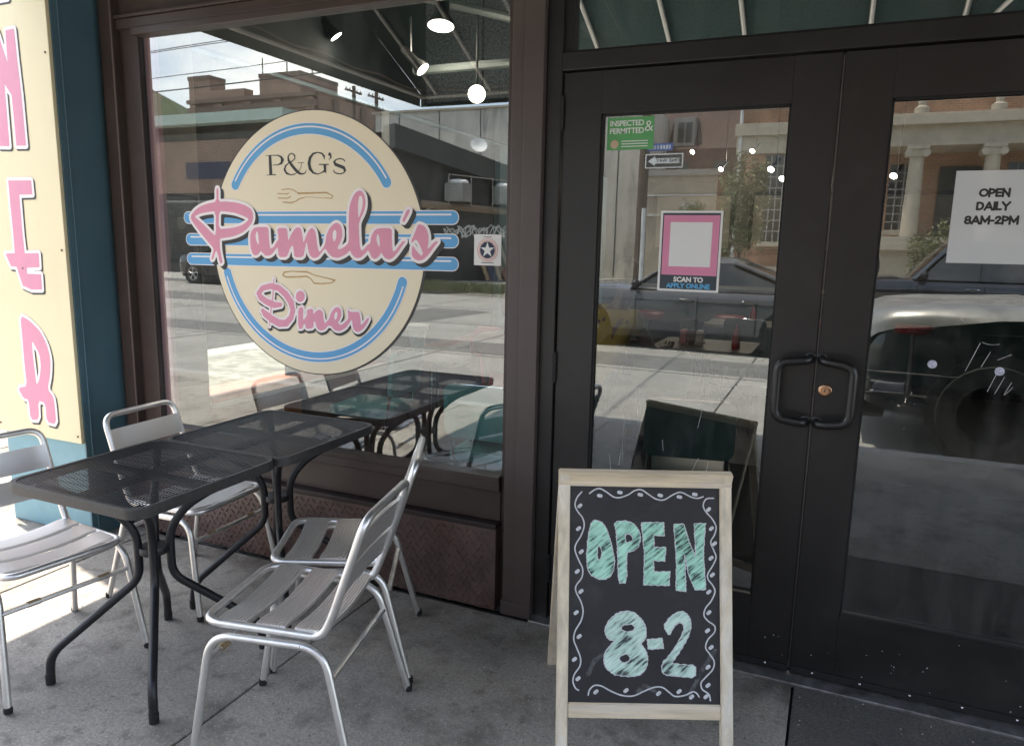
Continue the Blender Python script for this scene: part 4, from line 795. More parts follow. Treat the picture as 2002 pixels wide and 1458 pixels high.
# ------------------------------------------------------------------ inside the diner
M['tile'] = mat('interior_floor', (.085, .085, .09), .35, var=.15, scale=4, stain=(.2, .2, .2), stain_amt=.5)
M['seaf'] = mat('seafoam_vinyl', (.08, .33, .31), .35, var=.12, scale=6)
M['dkgreen'] = mat('dark_green_vinyl', (.018, .06, .052), .38, var=.15, scale=6)
M['lam'] = mat('grey_laminate', (.33, .31, .27), .35, var=.1, scale=20)
M['ceil'] = mat('dark_ceiling_paint', (.012, .016, .018), .7)
M['acou'] = mat('grey_acoustic_panel', (.10, .115, .13), .9, var=.95, scale=60)
M['truss'] = mat('grey_green_steel', (.09, .105, .10), .55, var=.2)
M['salmon'] = mat('salmon_trim', (.62, .25, .18), .5, var=.08)
M['roofin'] = mat('dark_brown_panel', (.07, .035, .025), .5)
M['pinktrim'] = mat('dusty_pink_paint', (.42, .22, .26), .55, var=.08)
M['wallin'] = mat('interior_wall_beige', (.22, .205, .175), .75, var=.1, scale=3)
fl = MB(); fl.box((-3.1, .055, -.05), (4.1, 7.9, .0)); fo = tag(fl.build('interior_floor', M['tile']), kind='structure')
fl = MB(); fl.bbox((-1.0, .10, .001), (2.6, 2.6, .012), .004); tag(fl.build('entrance_mat', mat('black_mat', (.012, .012, .013), .9, var=.3, scale=60)), 'black entrance mat just inside the double doors', 'mat')
part('pink_trim', M['pinktrim'], [((-3.05, .046, .56), (-2.985, .07, 2.45))])
part('window_pier', M['wallin'], [((-3.0995, .07, 0), (-3.07, .355, 3.3))])
part('ceiling', M['ceil'], [((-3.1, .2, 3.45), (4.1, 7.9, 3.55))], bev=0)
part('window_ledge', M['paper'], [((-3.26, .356, .575), (-3.03, 4.3, .60))])
part('salmon_cap', M['salmon'], [((-3.29, .356, .602), (-3.05, 4.3, .640))])
part('ledge_panel', mat('orange_wood_panel', (.36, .15, .07), .5, var=.2, scale=4, stretch=(1, 1, 12)), [((-3.1, .356, .0), (-3.06, 1.1, .574))])
part('knee_wall', M['roofin'], [((-3.1, 1.1, .0), (-3.06, 4.3, .574))])
part('side_window_jamb', M['paper'], [((-3.2, .356, .64), (-3.12, .385, 2.45)), ((-3.2, 2.2, .64), (-3.12, 2.25, 2.45))])
part('sky_blocker', mat('dark_sky_blocker', (.05, .05, .047), .9), [((-3.17, .39, .885), (-3.155, 4.2, 2.45)), ((-3.172, 1.08, .58), (-3.157, 4.2, .9))])  # added dark sheets that block the bright sky and street beyond the side window
part('inner_wall', M['ceil'], [((-3.0985, .36, 2.47), (-3.06, 7.9, 3.45)), ((-3.06, .205, 2.92), (4.1, .24, 3.45))], bev=0)
# ceiling: black acoustic panels, steel trusses, track lights
for i, (x0, x1, y0, y1, z) in enumerate(((-3.0, -1.9, 2.0, 2.06, 2.95), (-1.8, -.9, 2.0, 2.06, 2.95), (-2.4, -1.2, 3.4, 3.46, 2.9), (-.9, .2, 3.0, 3.06, 2.95), (.4, 1.6, 3.0, 3.06, 2.95))):
    pass
for x in (-2.98, -2.49, -2.0, -1.51, -1.02, -.4, .45, 1.3):
    part('acoustic_panel', M['acou'], [((x, 2.2+.35*(x < -2.2), 2.56), (x+.475, 2.26+.35*(x < -2.2), 3.42))])
for a, b in (((-3.0, 1.9, 3.2), (-1.0, 1.9, 2.62)), ((-2.6, 1.75, 2.60), (1.5, 1.75, 2.60)), ((-2.0, 1.7, 3.3), (-1.2, 1.7, 2.55)), ((-1.35, 1.2, 3.1), (-1.0, 1.2, 2.5))):
    s = MB(); s.tube([a, b], .028, 8); s.build('ceiling_pipe', M['truss'], bld, True)
for y in (1.3, 3.6, 5.4):
    s = MB()
    for z in (2.95, 3.4): s.box((-3.08, y-.03, z), (4.08, y+.03, z+.05))
    x = -3.0
    while x < 3.9: s.tube([(x, y, 2.97), (x+.4, y, 3.42), (x+.8, y, 2.97)], .014, 6); x += .8
    s.build('ceiling_truss', M['truss'], bld)
part('light_track', M['truss'], [((-3.0, .93, 2.83), (1.0, .96, 2.86)), ((-3.0, 3.0, 2.83), (1.0, 3.03, 2.86))], bev=0)
M['lamp'] = emit_mat('lamp_face', (1, .95, .86), 2.2)
M['lampb'] = mat('black_lamp_housing', (.012, .012, .012), .4)
M['ketch0'] = mat('red_vinyl', (.3, .03, .03), .35)
def spot(x, y, z, ztop, aim, r, label, on=True, power=0):
    e = empty('spot_lamp', (x, y, z), 0, label, 'lamp', 'lit spot lamps under the diner ceiling')
    a = Vector(aim).normalized(); q = a.to_track_quat('Z', 'Y').to_matrix()
    s = MB(); prof = [(r*.45, -.17), (r*.55, -.16), (r*.6, -.06), (r*1.06, -.0), (r*1.06, .012), (r*.98, .012)]
    k = MB(); k.lathe(prof, (0, 0, 0), 18); s.add([q @ Vector(v)+e.location for v in k.v], k.f); s.build('housing', M['lampb'], e, True)
    s = MB(); k = MB(); k.lathe([(r*.97, .0), (r*.97, .0135), (r*.6, .016)], (0, 0, 0), 18); s.add([q @ Vector(v)+e.location for v in k.v], k.f); s.build('lens', M['lamp'], e)
    s = MB(); b_ = e.location+q @ Vector((0, 0, -.1)); s.tube([b_, (b_.x, b_.y, ztop)], .009, 6); s.build('stem', M['lampb'], e)
    if power:
        L = bpy.data.lights.new('lamp_light', 'POINT'); L.energy = power*.16; L.color = (1, .9, .75); L.shadow_soft_size = .04
        o = bpy.data.objects.new('lamp_light', L); COL.objects.link(o); o.parent = e; o.location = a*.10; o.rotation_euler = a.to_track_quat('-Z', 'Y').to_euler()
spot(-2.265, 1.5, 2.79, 3.4, (0.05, -.2, -1), .08, 'black can lamp near the top right of the plate window', power=14)
spot(-2.03, 1.52, 2.38, 2.85, (.45, -.9, -.15), .052, 'bright round spot lamp low at the right edge of the plate window', power=12)
spot(-2.40, 1.5, 2.55, 2.85, (.75, .1, -.75), .045, 'angled track lamp left of the bright round lamp', power=10)
spot(-3.0, 1.45, 2.78, 3.3, (.5, .35, -.8), .042, 'track lamp near the top left of the plate window', power=2)
for q, lab in (((-1.76, 7.1, 2.7), 'lit lamp leftmost in the left door glass'), ((-1.045, 7.2, 2.7), 'lit lamp uppermost at the right of the left door glass'), ((-.62, 5.0, 2.26), 'lit lamp second down at the right of the left door glass'), ((-.51, 5.0, 2.17), 'lit lamp lowest at the right edge of the left door glass'), ((-1.38, 7.0, 2.47), 'small lit lamp left of centre in the left door glass'), ((.432, 5.0, 2.18), 'lit lamp at the left of the right door glass')):
    spot(*q, 3.4, (-.35, -.75, -.62), .032, lab, power=11)
ct = empty('counter', (.2, 6.4, 0), 0, 'long diner counter across the back of the room', 'counter')
part('front', M['dkgreen'], [((-2.6, 6.2, .1), (2.6, 6.3, 1.0))], ct); part('counter_top', M['lam'], [((-2.7, 6.05, 1.0), (2.7, 6.75, 1.05))], ct); part('kick', M['lampb'], [((-2.6, 6.25, 0), (2.6, 6.6, .1))], ct); part('chrome_strip', M['chrome'], [((-2.7, 6.03, 1.01), (2.7, 6.05, 1.04))], ct)
for i, lab in enumerate(('leftmost chrome stool at the back counter', 'second chrome stool at the back counter', 'third chrome stool at the back counter', 'rightmost chrome stool at the back counter')):
    x = -1.9+i*.9; st_ = empty('bar_stool', (x, 5.75, 0), 0, lab, 'stool', 'stools along the back counter')
    s = MB(); s.lathe([(.17, .70), (.18, .72), (.18, .76), (.15, .78)], (x, 5.75, 0), 18); s.build('seat', M['ketch0'], st_, True)
    s = MB(); s.lathe([(.2, 0), (.19, .02), (.03, .04), (.03, .7)], (x, 5.75, 0), 14); s.build('pedestal', M['chrome'], st_, True)
for i, (x0, x1, lab) in enumerate(((-2.4, -1.3, 'leftmost menu board on the back wall of the diner'), (-1.1, .0, 'second menu board on the back wall of the diner'), (.2, 1.3, 'third menu board on the back wall of the diner'))):
    mb_ = empty('menu_board', (x0, 7.88, 1.5), 0, lab, 'menu board', 'menu boards on the back wall')
    part('frame', M['lampb'], [((x0, 7.86, 1.45), (x1, 7.9, 2.25))], mb_); part('panel', M['wallin'], [((x0+.05, 7.85, 1.5), (x1-.05, 7.865, 2.2))], mb_)
# diner furniture
def diner_chair(label, m, group='chrome diner chairs inside'):
    t = empty('diner_chair', (0, 0, 0), 0, label, 'chair', group)
    s = MB(); s.bbox((-.2, -.2, .43), (.2, .2, .49), .02); s.build('seat', m, t, True, True)
    s = MB(); P = rrect(.40, .27, .05, 5); s.prism(P, lambda u, v: (-.215-.06*(v+.14), u, .70+v), lambda u, v: (-.245-.06*(v+.14), u, .70+v)); s.build('backrest', m, t, False, True)
    s = MB(); s.tube(rpath([(.19, .17, 0), (.18, .17, .41), (-.2, .17, .43), (-.25, .17, .83), (-.25, -.17, .83), (-.2, -.17, .43), (.18, -.17, .41), (.19, -.17, 0)], .05, 5), .011, 8); s.build('chrome_frame', M['chrome'], t, True, True)
    for q in (1, -1):
        s = MB(); s.tube([(-.17, .17*q, .42), (-.24, .18*q, 0)], .011, 8); s.build('leg', M['chrome'], t, True, True)
    return t
d1 = diner_chair('seafoam vinyl chair seen through the plate window behind the mesh table', M['seaf']); d1.location = (-2.62, 1.25, 0); d1.rotation_euler.z = R(185)
def put(o, x, y, a, lab, m=None):
    o.location = (x, y, 0); o.rotation_euler.z = R(a); o['label'] = lab
    if m:
        for c in o.children:
            if c.name.startswith(('seat', 'backrest')): c.data = c.data.copy(); c.data.materials[0] = m
    return o
put(copy_tree(d1), -1.47, .72, 92, 'seafoam vinyl chair with its back against the plate window beside the post')
put(copy_tree(d1), -.55, .88, 100, 'dark green vinyl chair just inside the left door', M['dkgreen'])
put(copy_tree(d1), -.35, 3.25, 170, 'dark green vinyl chair right of the condiment table', M['dkgreen'])
put(copy_tree(d1), -.95, 2.45, 85, 'dark green vinyl chair in front of the condiment table', M['dkgreen'])
put(copy_tree(d1), -.75, 4.5, 265, 'dark green vinyl chair behind the condiment table', M['dkgreen'])
def diner_table(label, x, y, w_, d_):
    t = empty('diner_table', (x, y, 0), 0, label, 'table', 'laminate tables inside the diner')
    s = MB(); s.prism(rrect(w_, d_, .05), lambda u, v: (u, v, .72), lambda u, v: (u, v, .75)); s.build('table_top', M['lam'], t, False, True)
    s = MB(); s.lathe([(.035, .02), (.035, .72)], (0, 0, 0), 14); s.build('column', M['chrome'], t, True, True)
    s = MB(); s.lathe([(.24, 0), (.23, .02), (.06, .045)], (0, 0, 0), 20); s.build('base', M['lampb'], t, True, True)
diner_table('laminate table with ketchup and condiments behind the left door', -.86, 3.3, .75, .7)
diner_table('far laminate table deepest in the left door glass', -.78, 5.3, .75, .7)
diner_table('laminate table near the side window', -2.45, 1.75, .6, .6)
def bottle(x, y, z, m, lab, name, cat, r=.032, h=.19):
    e = empty(name, (x, y, z), 0, lab, cat)
    s = MB(); s.lathe([(r*.95, 0), (r, .01), (r, h*.62), (r*.5, h*.78), (r*.42, h*.8)], (0, 0, 0), 14); s.build('body', m, e, True, True)
    s = MB(); s.lathe([(r*.45, h*.8), (r*.4, h*.86), (r*.12, h)], (0, 0, 0), 12); s.build('cap', M['paper'] if False else m, e, True, True)
M['ketch'] = mat('ketchup_red', (.34, .03, .025), .3)
bottle(-.62, 3.15, .75, M['ketch'], 'red squeeze bottle at the right of the condiment table', 'ketchup_bottle', 'bottle')
bottle(-.70, 5.15, .75, M['ketch'], 'red squeeze bottle on the far laminate table', 'ketchup_bottle', 'bottle')
e = empty('condiment_caddy', (-.96, 3.2, .75), 0, 'wire caddy of jam pots and sauces on the condiment table', 'caddy')
s = MB()
for z in (.02, .09): s.tube([(x*1, y, z) for x, y in rrect(.2, .11, .02)], .003, 5, closed=True)
for x, y in ((-.09, -.045), (.09, -.045), (-.09, .045), (.09, .045)): s.tube([(x, y, 0), (x, y, .1)], .003, 5)
s.tube(rpath([(-.09, 0, .09), (-.09, 0, .2), (.09, 0, .2), (.09, 0, .09)], .03), .003, 5); s.build('rack', M['chrome'], e, True, True)
for x, m_ in ((-.062, mat('pink_packets', (.6, .2, .22), .6)), (.0, mat('brown_bottle', (.14, .06, .03), .25)), (.06, mat('white_packets', (.55, .5, .45), .6))):
    s = MB(); s.bbox((x-.025, -.04, .005), (x+.025, .04, .12), .008); s.build('packet', m_, e, False, True)
e = empty('paper_cup', (-2.45, 1.53, .75), 0, 'pale mint soda cup with a white rim on the table by the side window', 'cup')
s = MB(); s.lathe([(.03, 0), (.034, .01), (.062, .19)], (0, 0, 0), 20); s.build('body', mat('mint_cup', (.42, .62, .56), .5), e, True, True)
s = MB(); s.lathe([(.062, .188), (.070, .19), (.072, .215), (.066, .222)], (0, 0, 0), 20); s.build('lid', M['paper'], e, True, True)
def photo(z0, z1, y0, y1, lab):
    e = empty('framed_photograph', (-3.069, (y0+y1)/2, z0), 0, lab, 'picture', 'black and white portraits on the window pier')
    s = MB(); s.bbox((-3.069, y0, z0), (-3.058, y1, z1), .003); s.build('frame', M['lampb'], e)
    s = MB(); s.box((-3.058, y0+.012, z0+.015), (-3.0565, y1-.012, z1-.015)); s.build('print', mat('portrait_backdrop', (.10, .10, .10), .5, var=.6, scale=6), e)
    yc = (y0+y1)/2; k = MB(); k.sphere((-3.0562, yc, z0+(z1-z0)*.6), .04, 12, 8, (.05, .8, 1.1)); o = k.build('portrait_face', mat('portrait_skin', (.34, .34, .34), .5), e, True)
    k = MB(); k.sphere((-3.0566, yc, z0+(z1-z0)*.70), .048, 12, 8, (.05, .85, .8)); k.build('portrait_hair', M['ink'], e, True)
    k = MB(); k.prism([(yc-.08, z0+.017), (yc+.08, z0+.017), (yc+.035, z0+(z1-z0)*.42), (yc-.035, z0+(z1-z0)*.42)], lambda u, v: (-3.0566, u, v), lambda u, v: (-3.0556, u, v)); k.build('portrait_coat', mat('portrait_coat', (.05, .05, .05), .6), e)
photo(1.38, 1.72, .10, .33, 'upper black and white portrait on the pier left of the emblem'); photo(1.0, 1.32, .10, .33, 'lower black and white portrait on the pier left of the emblem')
# ------------------------------------------------------------------ people: skinned bodies
def skin(name, verts, edges, radii, m, parent, root=0, sub=2):
    me = bpy.data.meshes.new(name); me.from_pydata(verts, edges, [])
    o = bpy.data.objects.new(name, me); COL.objects.link(o)
    md = o.modifiers.new('skin', 'SKIN'); md.use_smooth_shade = True
    if not me.skin_vertices: return o
    for i, q in enumerate(radii): me.skin_vertices[0].data[i].radius = q if isinstance(q, tuple) else (q, q)
    me.skin_vertices[0].data[root].use_root = True
    o.modifiers.new('sub', 'SUBSURF').levels = sub; o.modifiers[-1].render_levels = sub
    dg = bpy.context.evaluated_depsgraph_get(); dg.update()
    nm = bpy.data.meshes.new_from_object(o.evaluated_get(dg))
    bpy.data.objects.remove(o)
    nm.materials.clear(); nm.materials.append(m); nm.name = name
    nm.polygons.foreach_set('use_smooth', [True]*len(nm.polygons))
    o = bpy.data.objects.new(name, nm); COL.objects.link(o); o.parent = parent; return o
def hand(verts, edges, rad, wrist_i, wrist, d, side, k=1.):
    """palm and five bent fingers growing from the wrist vertex"""
    d = Vector(d).normalized(); side = Vector(side).normalized(); n_ = d.cross(side)
    pb = Vector(wrist)+d*.045*k; verts.append(tuple(pb)); rad.append((.03*k, .016*k)); edges.append((wrist_i, len(verts)-1)); p = len(verts)-1
    for j, (off, L) in enumerate(((-.030, .070), (-.010, .082), (.010, .078), (.028, .062))):
        b0 = pb+side*off*k+d*.045*k; i0 = len(verts)
        verts += [tuple(b0), tuple(b0+d*L*.5*k-n_*.008*k), tuple(b0+d*L*.9*k-n_*.03*k)]; rad += [.0095*k, .0085*k, .007*k]; edges += [(p, i0), (i0, i0+1), (i0+1, i0+2)]
    i0 = len(verts); b0 = pb-side*.034*k
    verts += [tuple(b0), tuple(b0-side*.02*k+d*.035*k-n_*.012*k)]; rad += [.011*k, .009*k]; edges += [(p, i0), (i0, i0+1)]
def person(loc, rz, label, joints, skin_col, shirt, trousers, hair, sleeve=.55, long_hair=False):
    t = empty('person', loc, rz, label, 'person'); J = {k: Vector(v) for k, v in joints.items()}
    sk = mat('skin_tone', skin_col, .5, var=.08); v = []; e = []; r = []
    def add(p, rad, par=None):
        v.append(tuple(p)); r.append(rad)
        if par is not None: e.append((par, len(v)-1))
        return len(v)-1
    pel = add(J['pelvis'], (.145, .115)); wa = add(J['pelvis'].lerp(J['chest'], .45), (.125, .10), pel); ch = add(J['chest'], (.15, .11), wa)
    nk = add(J['neck'], .055, ch); jaw = add(J['neck'].lerp(J['head'], .62), (.062, .07), nk); hd = add(J['head'], (.078, .095), jaw); add(J['head']+Vector((0, 0, .075)), (.066, .08), hd)
    fw = Vector(joints.get('face', (1, 0, 0))).normalized()
    add(J['head']+fw*.105+Vector((0, 0, -.02)), .012, hd)
    for s_ in ('l', 'r'):
        sh = add(J['sh'+s_], .06, ch); el = add(J['el'+s_], .043, sh); wr = add(J['wr'+s_], (.03, .024), el)
        d = (J['wr'+s_]-J['el'+s_]).normalized(); sd_ = d.cross(Vector((0, 0, 1))) if abs(d.z) < .9 else Vector((0, 1, 0)); hand(v, e, r, wr, J['wr'+s_], d, sd_)
        hp = add(J['hip'+s_], .095, pel); kn = add(J['kn'+s_], .06, hp); an = add(J['an'+s_], .042, kn); add(J['an'+s_]+fw*.15+Vector((0, 0, -.04)), (.04, .032), an)
    b = skin('body', v, e, r, sk, t)
    v2 = [tuple(J['pelvis']+Vector((0, 0, -.02))), tuple(J['pelvis'].lerp(J['chest'], .45)), tuple(J['chest']), tuple(J['chest'].lerp(J['neck'], .62))]; r2 = [(.168, .14), (.148, .125), (.172, .132), (.075, .075)]; e2 = [(0, 1), (1, 2), (2, 3)]
    for s_ in ('l', 'r'):
        i = len(v2); end = J['sh'+s_].lerp(J['el'+s_], min(sleeve, 1)) if sleeve <= 1 else J['el'+s_].lerp(J['wr'+s_], sleeve-1)
        v2.append(tuple(J['sh'+s_])); r2.append(.078); e2.append((2, i))
        if sleeve > 1: v2.append(tuple(J['el'+s_])); r2.append(.058); e2.append((i, i+1)); i += 1
        v2.append(tuple(end)); r2.append(.056 if sleeve > 1 else .066); e2.append((i, i+1))
    skin('shirt', v2, e2, r2, shirt, t, 1)
    v3 = [tuple(J['pelvis'])]; r3 = [(.165, .135)]; e3 = []
    for s_ in ('l', 'r'):
        i = len(v3); v3 += [tuple(J['hip'+s_]), tuple(J['kn'+s_]), tuple(J['kn'+s_].lerp(J['an'+s_], .9))]; r3 += [.108, .074, .062]; e3 += [(0, i), (i, i+1), (i+1, i+2)]
    skin('trousers', v3, e3, r3, trousers, t)
    k = MB(); k.sphere(tuple(J['head']+Vector((0, 0, .045))-fw*.02), .112, 18, 12, (.95, .88, 1.0)); kk = [(x, y, z) for x, y, z in k.v]
    hv = [Vector(p) for p in k.v]; cut = []
    for p in hv:
        q = p-J['head']; f_ = q.dot(fw)
        if f_ > .055 and q.z < .07: p = p-fw*(f_-.05)
        if q.z < -.03 and not long_hair: p = Vector((p.x, p.y, J['head'].z-.03))
        if long_hair and q.z < 0: p = Vector((p.x, p.y, p.z-.12))
        cut.append(tuple(p))
    k.v = cut; k.build('hair', hair, t, True, True)
    for s_ in (1, -1):
        side = fw.cross(Vector((0, 0, 1)))*s_
        k = MB(); k.sphere(tuple(J['head']+fw*.084+side*.032+Vector((0, 0, .008))), .012, 8, 6); k.build('eye', M['paper'], t, True, True)
        k = MB(); k.sphere(tuple(J['head']+side*.083+Vector((0, 0, -.01))), .026, 8, 6, (.5, .5, 1.1)); k.build('ear', sk, t, True, True)
        a_ = 'l' if s_ < 0 else 'r'
        k = MB(); p = J['an'+a_]; 
        k.loft([[(p.x+fw.x*f+side.x*w_*q*s_, p.y+fw.y*f+side.y*w_*q*s_, p.z+z) for q, z in ((-1, -.085), (1, -.085), (1, -.085+h), (.5, -.085+h*1.25), (-.5, -.085+h*1.25), (-1, -.085+h))] for f, w_, h in ((-.075, .03, .06), (-.05, .042, .085), (.04, .046, .07), (.12, .05, .042), (.175, .044, .034), (.195, .025, .024))]); k.build('shoe', M['rubber'], t, True, True)
    k = MB(); k.sphere(tuple(J['head']+fw*.088+Vector((0, 0, -.055))), .02, 8, 6, (.4, 1, .35)); k.build('mouth', mat('lip_tone', (.3, .12, .1), .5), t, True, True)
    return t
def sit(lean=0., arms='table', sc=1.):
    J = dict(pelvis=(0, 0, .56), chest=(.02+lean, 0, .93), neck=(.05+lean*1.3, 0, 1.13), head=(.09+lean*1.5, 0, 1.27),
             hipl=(.06, .1, .54), hipr=(.06, -.1, .54), knl=(.46, .12, .53), knr=(.46, -.12, .53), anl=(.42, .12, .09), anr=(.42, -.12, .09),
             shl=(.03+lean, .19, 1.02), shr=(.03+lean, -.19, 1.02))
    J.update(ell=(.14+lean, .26, .80), elr=(.14+lean, -.26, .80), wrl=(.36+lean, .14, .80), wrr=(.36+lean, -.14, .80)); return J
denim = mat('denim', (.035, .045, .075), .8, var=.2, scale=40)
person((-1.42, 2.25, 0), R(55), 'seated person in a mustard yellow top leaning over a table behind the left door', sit(.10), (.11, .055, .035), mat('mustard_cloth', (.36, .27, .03), .85, var=.12, scale=9), denim, M['ink'])
person((-1.43, .76, 0), R(92), 'seated person in a coral red top beside the post in the plate window', sit(.0), (.28, .15, .10), mat('coral_cloth', (.58, .10, .07), .85, var=.1, scale=8), denim, mat('brown_hair', (.06, .03, .02), .6), .5, True)
put(copy_tree(d1), -1.47, 2.2, 55, 'dark green vinyl chair under the person in mustard yellow', M['dkgreen'])
# the one taking the picture, standing on the pavement
Jp = dict(pelvis=(0, 0, .95), chest=(.0, 0, 1.33), neck=(.02, 0, 1.52), head=(.05, 0, 1.66), hipl=(0, .1, .92), hipr=(0, -.1, .92), knl=(.03, .12, .5), knr=(.03, -.13, .5), anl=(.0, .13, .09), anr=(.02, -.15, .09),
          shl=(0, .2, 1.44), shr=(0, -.2, 1.44), ell=(.14, .21, 1.18), elr=(.14, -.21, 1.18), wrl=(.3, .07, 1.36), wrr=(.3, -.07, 1.36))
person((.02, -3.02, 0), R(93), 'standing person in dark clothes raising both hands in front of the doors', Jp, (.35, .2, .15), mat('black_jersey', (.02, .02, .022), .85), mat('dark_jeans', (.02, .024, .035), .85), mat('dark_hair', (.02, .014, .01), .6), 1.3)
# ------------------------------------------------------------------ across the street (seen mirrored in the glass)
M['brickr'] = brick_mat('red_brown_brick', (.30, .155, .10), (.21, .115, .08), (.36, .31, .26))
M['brickd'] = brick_mat('sooty_brick', (.17, .095, .065), (.12, .07, .05), (.22, .19, .16))
M['bricko'] = brick_mat('orange_brick', (.40, .185, .09), (.28, .125, .062), (.38, .31, .24))
M['conc'] = mat('streaked_concrete', (.62, .58, .50), .9, var=.14, scale=2.2, stretch=(1, 1, .25), stain=(.13, .12, .11), stain_amt=.8, stain_scale=.8)
M['dkwall'] = mat('dark_painted_wall', (.045, .05, .048), .8, var=.25, scale=2, stain=(.09, .085, .075), stain_amt=.5, stain_scale=.7)
M['fascia'] = mat('charcoal_fascia', (.055, .062, .06), .7, var=.15, scale=2)
M['stone'] = mat('pale_limestone', (.46, .40, .31), .75, var=.12, scale=5, stain=(.3, .25, .2), stain_amt=.4, stain_scale=2)
M['roofd'] = mat('dark_shingle', (.095, .06, .05), .9, var=.3, scale=20)
M['garage'] = mat('maroon_boards', (.11, .05, .045), .8, var=.25, scale=4, stretch=(8, 8, .6))
M['greyw'] = mat('grey_siding', (.30, .29, .27), .8, var=.12, scale=3)
M['win'] = mat('dark_window', (.02, .024, .026), .12, var=.2, spec=.6)
M['polew'] = mat('weathered_pole', (.11, .08, .06), .85, var=.3, scale=5, stretch=(6, 6, .5))
M['pvc'] = mat('grey_white_pipe', (.6, .6, .58), .5)
M['lgreen'] = mat('pale_green_fascia', (.40, .50, .44), .6, var=.1, scale=3)
def bthing(name, label, cat, loc): return empty(name, loc, 0, label, cat)
def pbx(name, m, parent, *bx, bev=0):
    s = MB()
    for a, b in bx: s.bbox(a, b, bev) if bev else s.box(a, b)
    return s.build(name, m, parent)
# big brick block with stepped parapet
e = bthing('brick_building', 'tall red brown brick building with a stepped parapet and rooftop penthouses mirrored above the emblem', 'building', (-44, -52, 0))
pbx('wall', M['brickr'], e, ((-50.2, -63, -.2), (-37.2, -45, 12.6)), ((-70, -63, -.2), (-50.2, -45.2, 11.0)))
pbx('parapet', M['brickr'], e, ((-50.2, -46.6, 12.6), (-47.9, -44.96, 14.5)), ((-47.9, -46, 12.6), (-44.4, -44.97, 13.3)))
pbx('penthouse', M['brickr'], e, ((-43.1, -50, 12.6), (-39.1, -45.3, 14.3)))
pbx('coping', M['stone'], e, ((-50, -63, 12.6), (-37.1, -62.6, 12.75)), ((-37.6, -63, 12.6), (-37.1, -45, 12.75)))
for x in (-49.6, -46.9, -43.9, -40.9, -37.8): pbx('pilaster', M['brickr'], e, ((x-.35, -45.0, -.2), (x+.35, -44.72, 12.2)))
pbx('corbel_band', M['brickd'], e, ((-50.2, -45.0, 11.5), (-37.15, -44.66, 12.0)), ((-50.2, -45, 12.3), (-37.15, -44.6, 12.6))); pbx('stain_band', M['brickd'], e, ((-50.25, -46.62, 14.2), (-47.85, -44.9, 14.52)), ((-43.15, -50.05, 14.05), (-39.05, -45.25, 14.33)))
for y in (-47, -50.7, -55.2, -60): pbx('side_pilaster', M['brickd'], e, ((-37.2, y-.3, -.2), (-36.95, y+.3, 12.3)))
for x in (-58, -54, -48.2, -45.4, -42.4, -39.3):
    w_ = pbx('window', M['win'], e, ((x-.7, -45.02, 8.7), (x+.7, -44.985, 10.9))); pbx('sill', M['stone'], w_, ((x-.8, -45.0, 8.55), (x+.8, -44.9, 8.7)))
for y in (-48.5, -53, -57.5): pbx('window', M['win'], e, ((-37.21, y-.6, 9.3), (-37.16, y+.6, 11.2)))
for x, y in ((-43.0, -45.6), (-40.6, -45.6), (-39.3, -47)):
    s = MB(); s.tube([(x, y, 14.2), (x, y, 15.6)], .05, 6); s.build('vent_pipe', M['polew'], e)
# low dark shop block with green edged roof and graffitied yard wall
e = bthing('shed_building', 'low dark shop with a charcoal sloping fascia and graffiti on its yard wall', 'building', (-18, -24, 0))
A0, B0, C0 = (-15.95, -22.0), (-13.3, -27.0), (-11.4, -30.6)
def wallq(name, m, a, b, za0, za1, zb0, zb1, th=.3, push=0., parent=e):
    d = Vector((b[0]-a[0], b[1]-a[1], 0)).normalized(); n_ = Vector((-d.y, d.x, 0))
    if n_.x < 0: n_ = -n_
    o1 = n_*push; o2 = n_*(push-th); s = MB()
    pts = [(a, za0), (b, zb0), (b, zb1), (a, za1)]
    s.loft([[(p[0]+o1.x, p[1]+o1.y, z) for p, z in pts], [(p[0]+o2.x, p[1]+o2.y, z) for p, z in pts]])
    return s.build(name, m, parent)
yw = wallq('yard_wall', M['dkwall'], A0, C0, -.2, 5.1, -.2, 3.2)
wallq('fascia', M['fascia'], A0, C0, 5.0, 5.86, 3.1, 3.9, .9, .45)
pbx('front_wall', M['dkwall'], e, ((-32, -22.4, -.2), (-20.5, -22.0, 6.2)), ((-20.5, -22.4, -.2), (-16.0, -22.0, 5.6)))
pbx('roof_edge', M['lgreen'], e, ((-33, -23, 6.2), (-20.5, -21.4, 6.62)))
pbx('roof', M['fascia'], e, ((-33, -31, 5.9), (-20.5, -22, 6.19)), ((-20.5, -31, 5.3), (-16.3, -22, 5.6)))
for x0, x1, z0, z1, m_ in ((-30.5, -28.2, .9, 3.0, 'win'), (-27.6, -25.2, .9, 3.0, 'win'), (-24.4, -23.2, .0, 2.3, 'win'), (-22.4, -19.6, .9, 2.9, 'win')):
    w_ = pbx('shop_window', M[m_], e, ((x0, -22.0, z0), (x1, -21.97, z1))); pbx('frame', M['greyw'], w_, ((x0-.08, -22.0, z1), (x1+.08, -21.94, z1+.1)))
pbx('sign_band', M['brickr'], e, ((-31.5, -22.0, 3.4), (-21, -21.93, 5.6)))
pbx('shop_banner', M['navy'], e, ((-26.3, -21.93, 4.0), (-23.8, -21.9, 4.7)))
dW = Vector((C0[0]-A0[0], C0[1]-A0[1], 0)).normalized(); nW = Vector((-dW.y, dW.x, 0)); nW = nW if nW.x > 0 else -nW
def onw(t, z, off=.02): p = Vector((A0[0], A0[1], z))+dW*t+nW*off; return tuple(p)
random.seed(3)
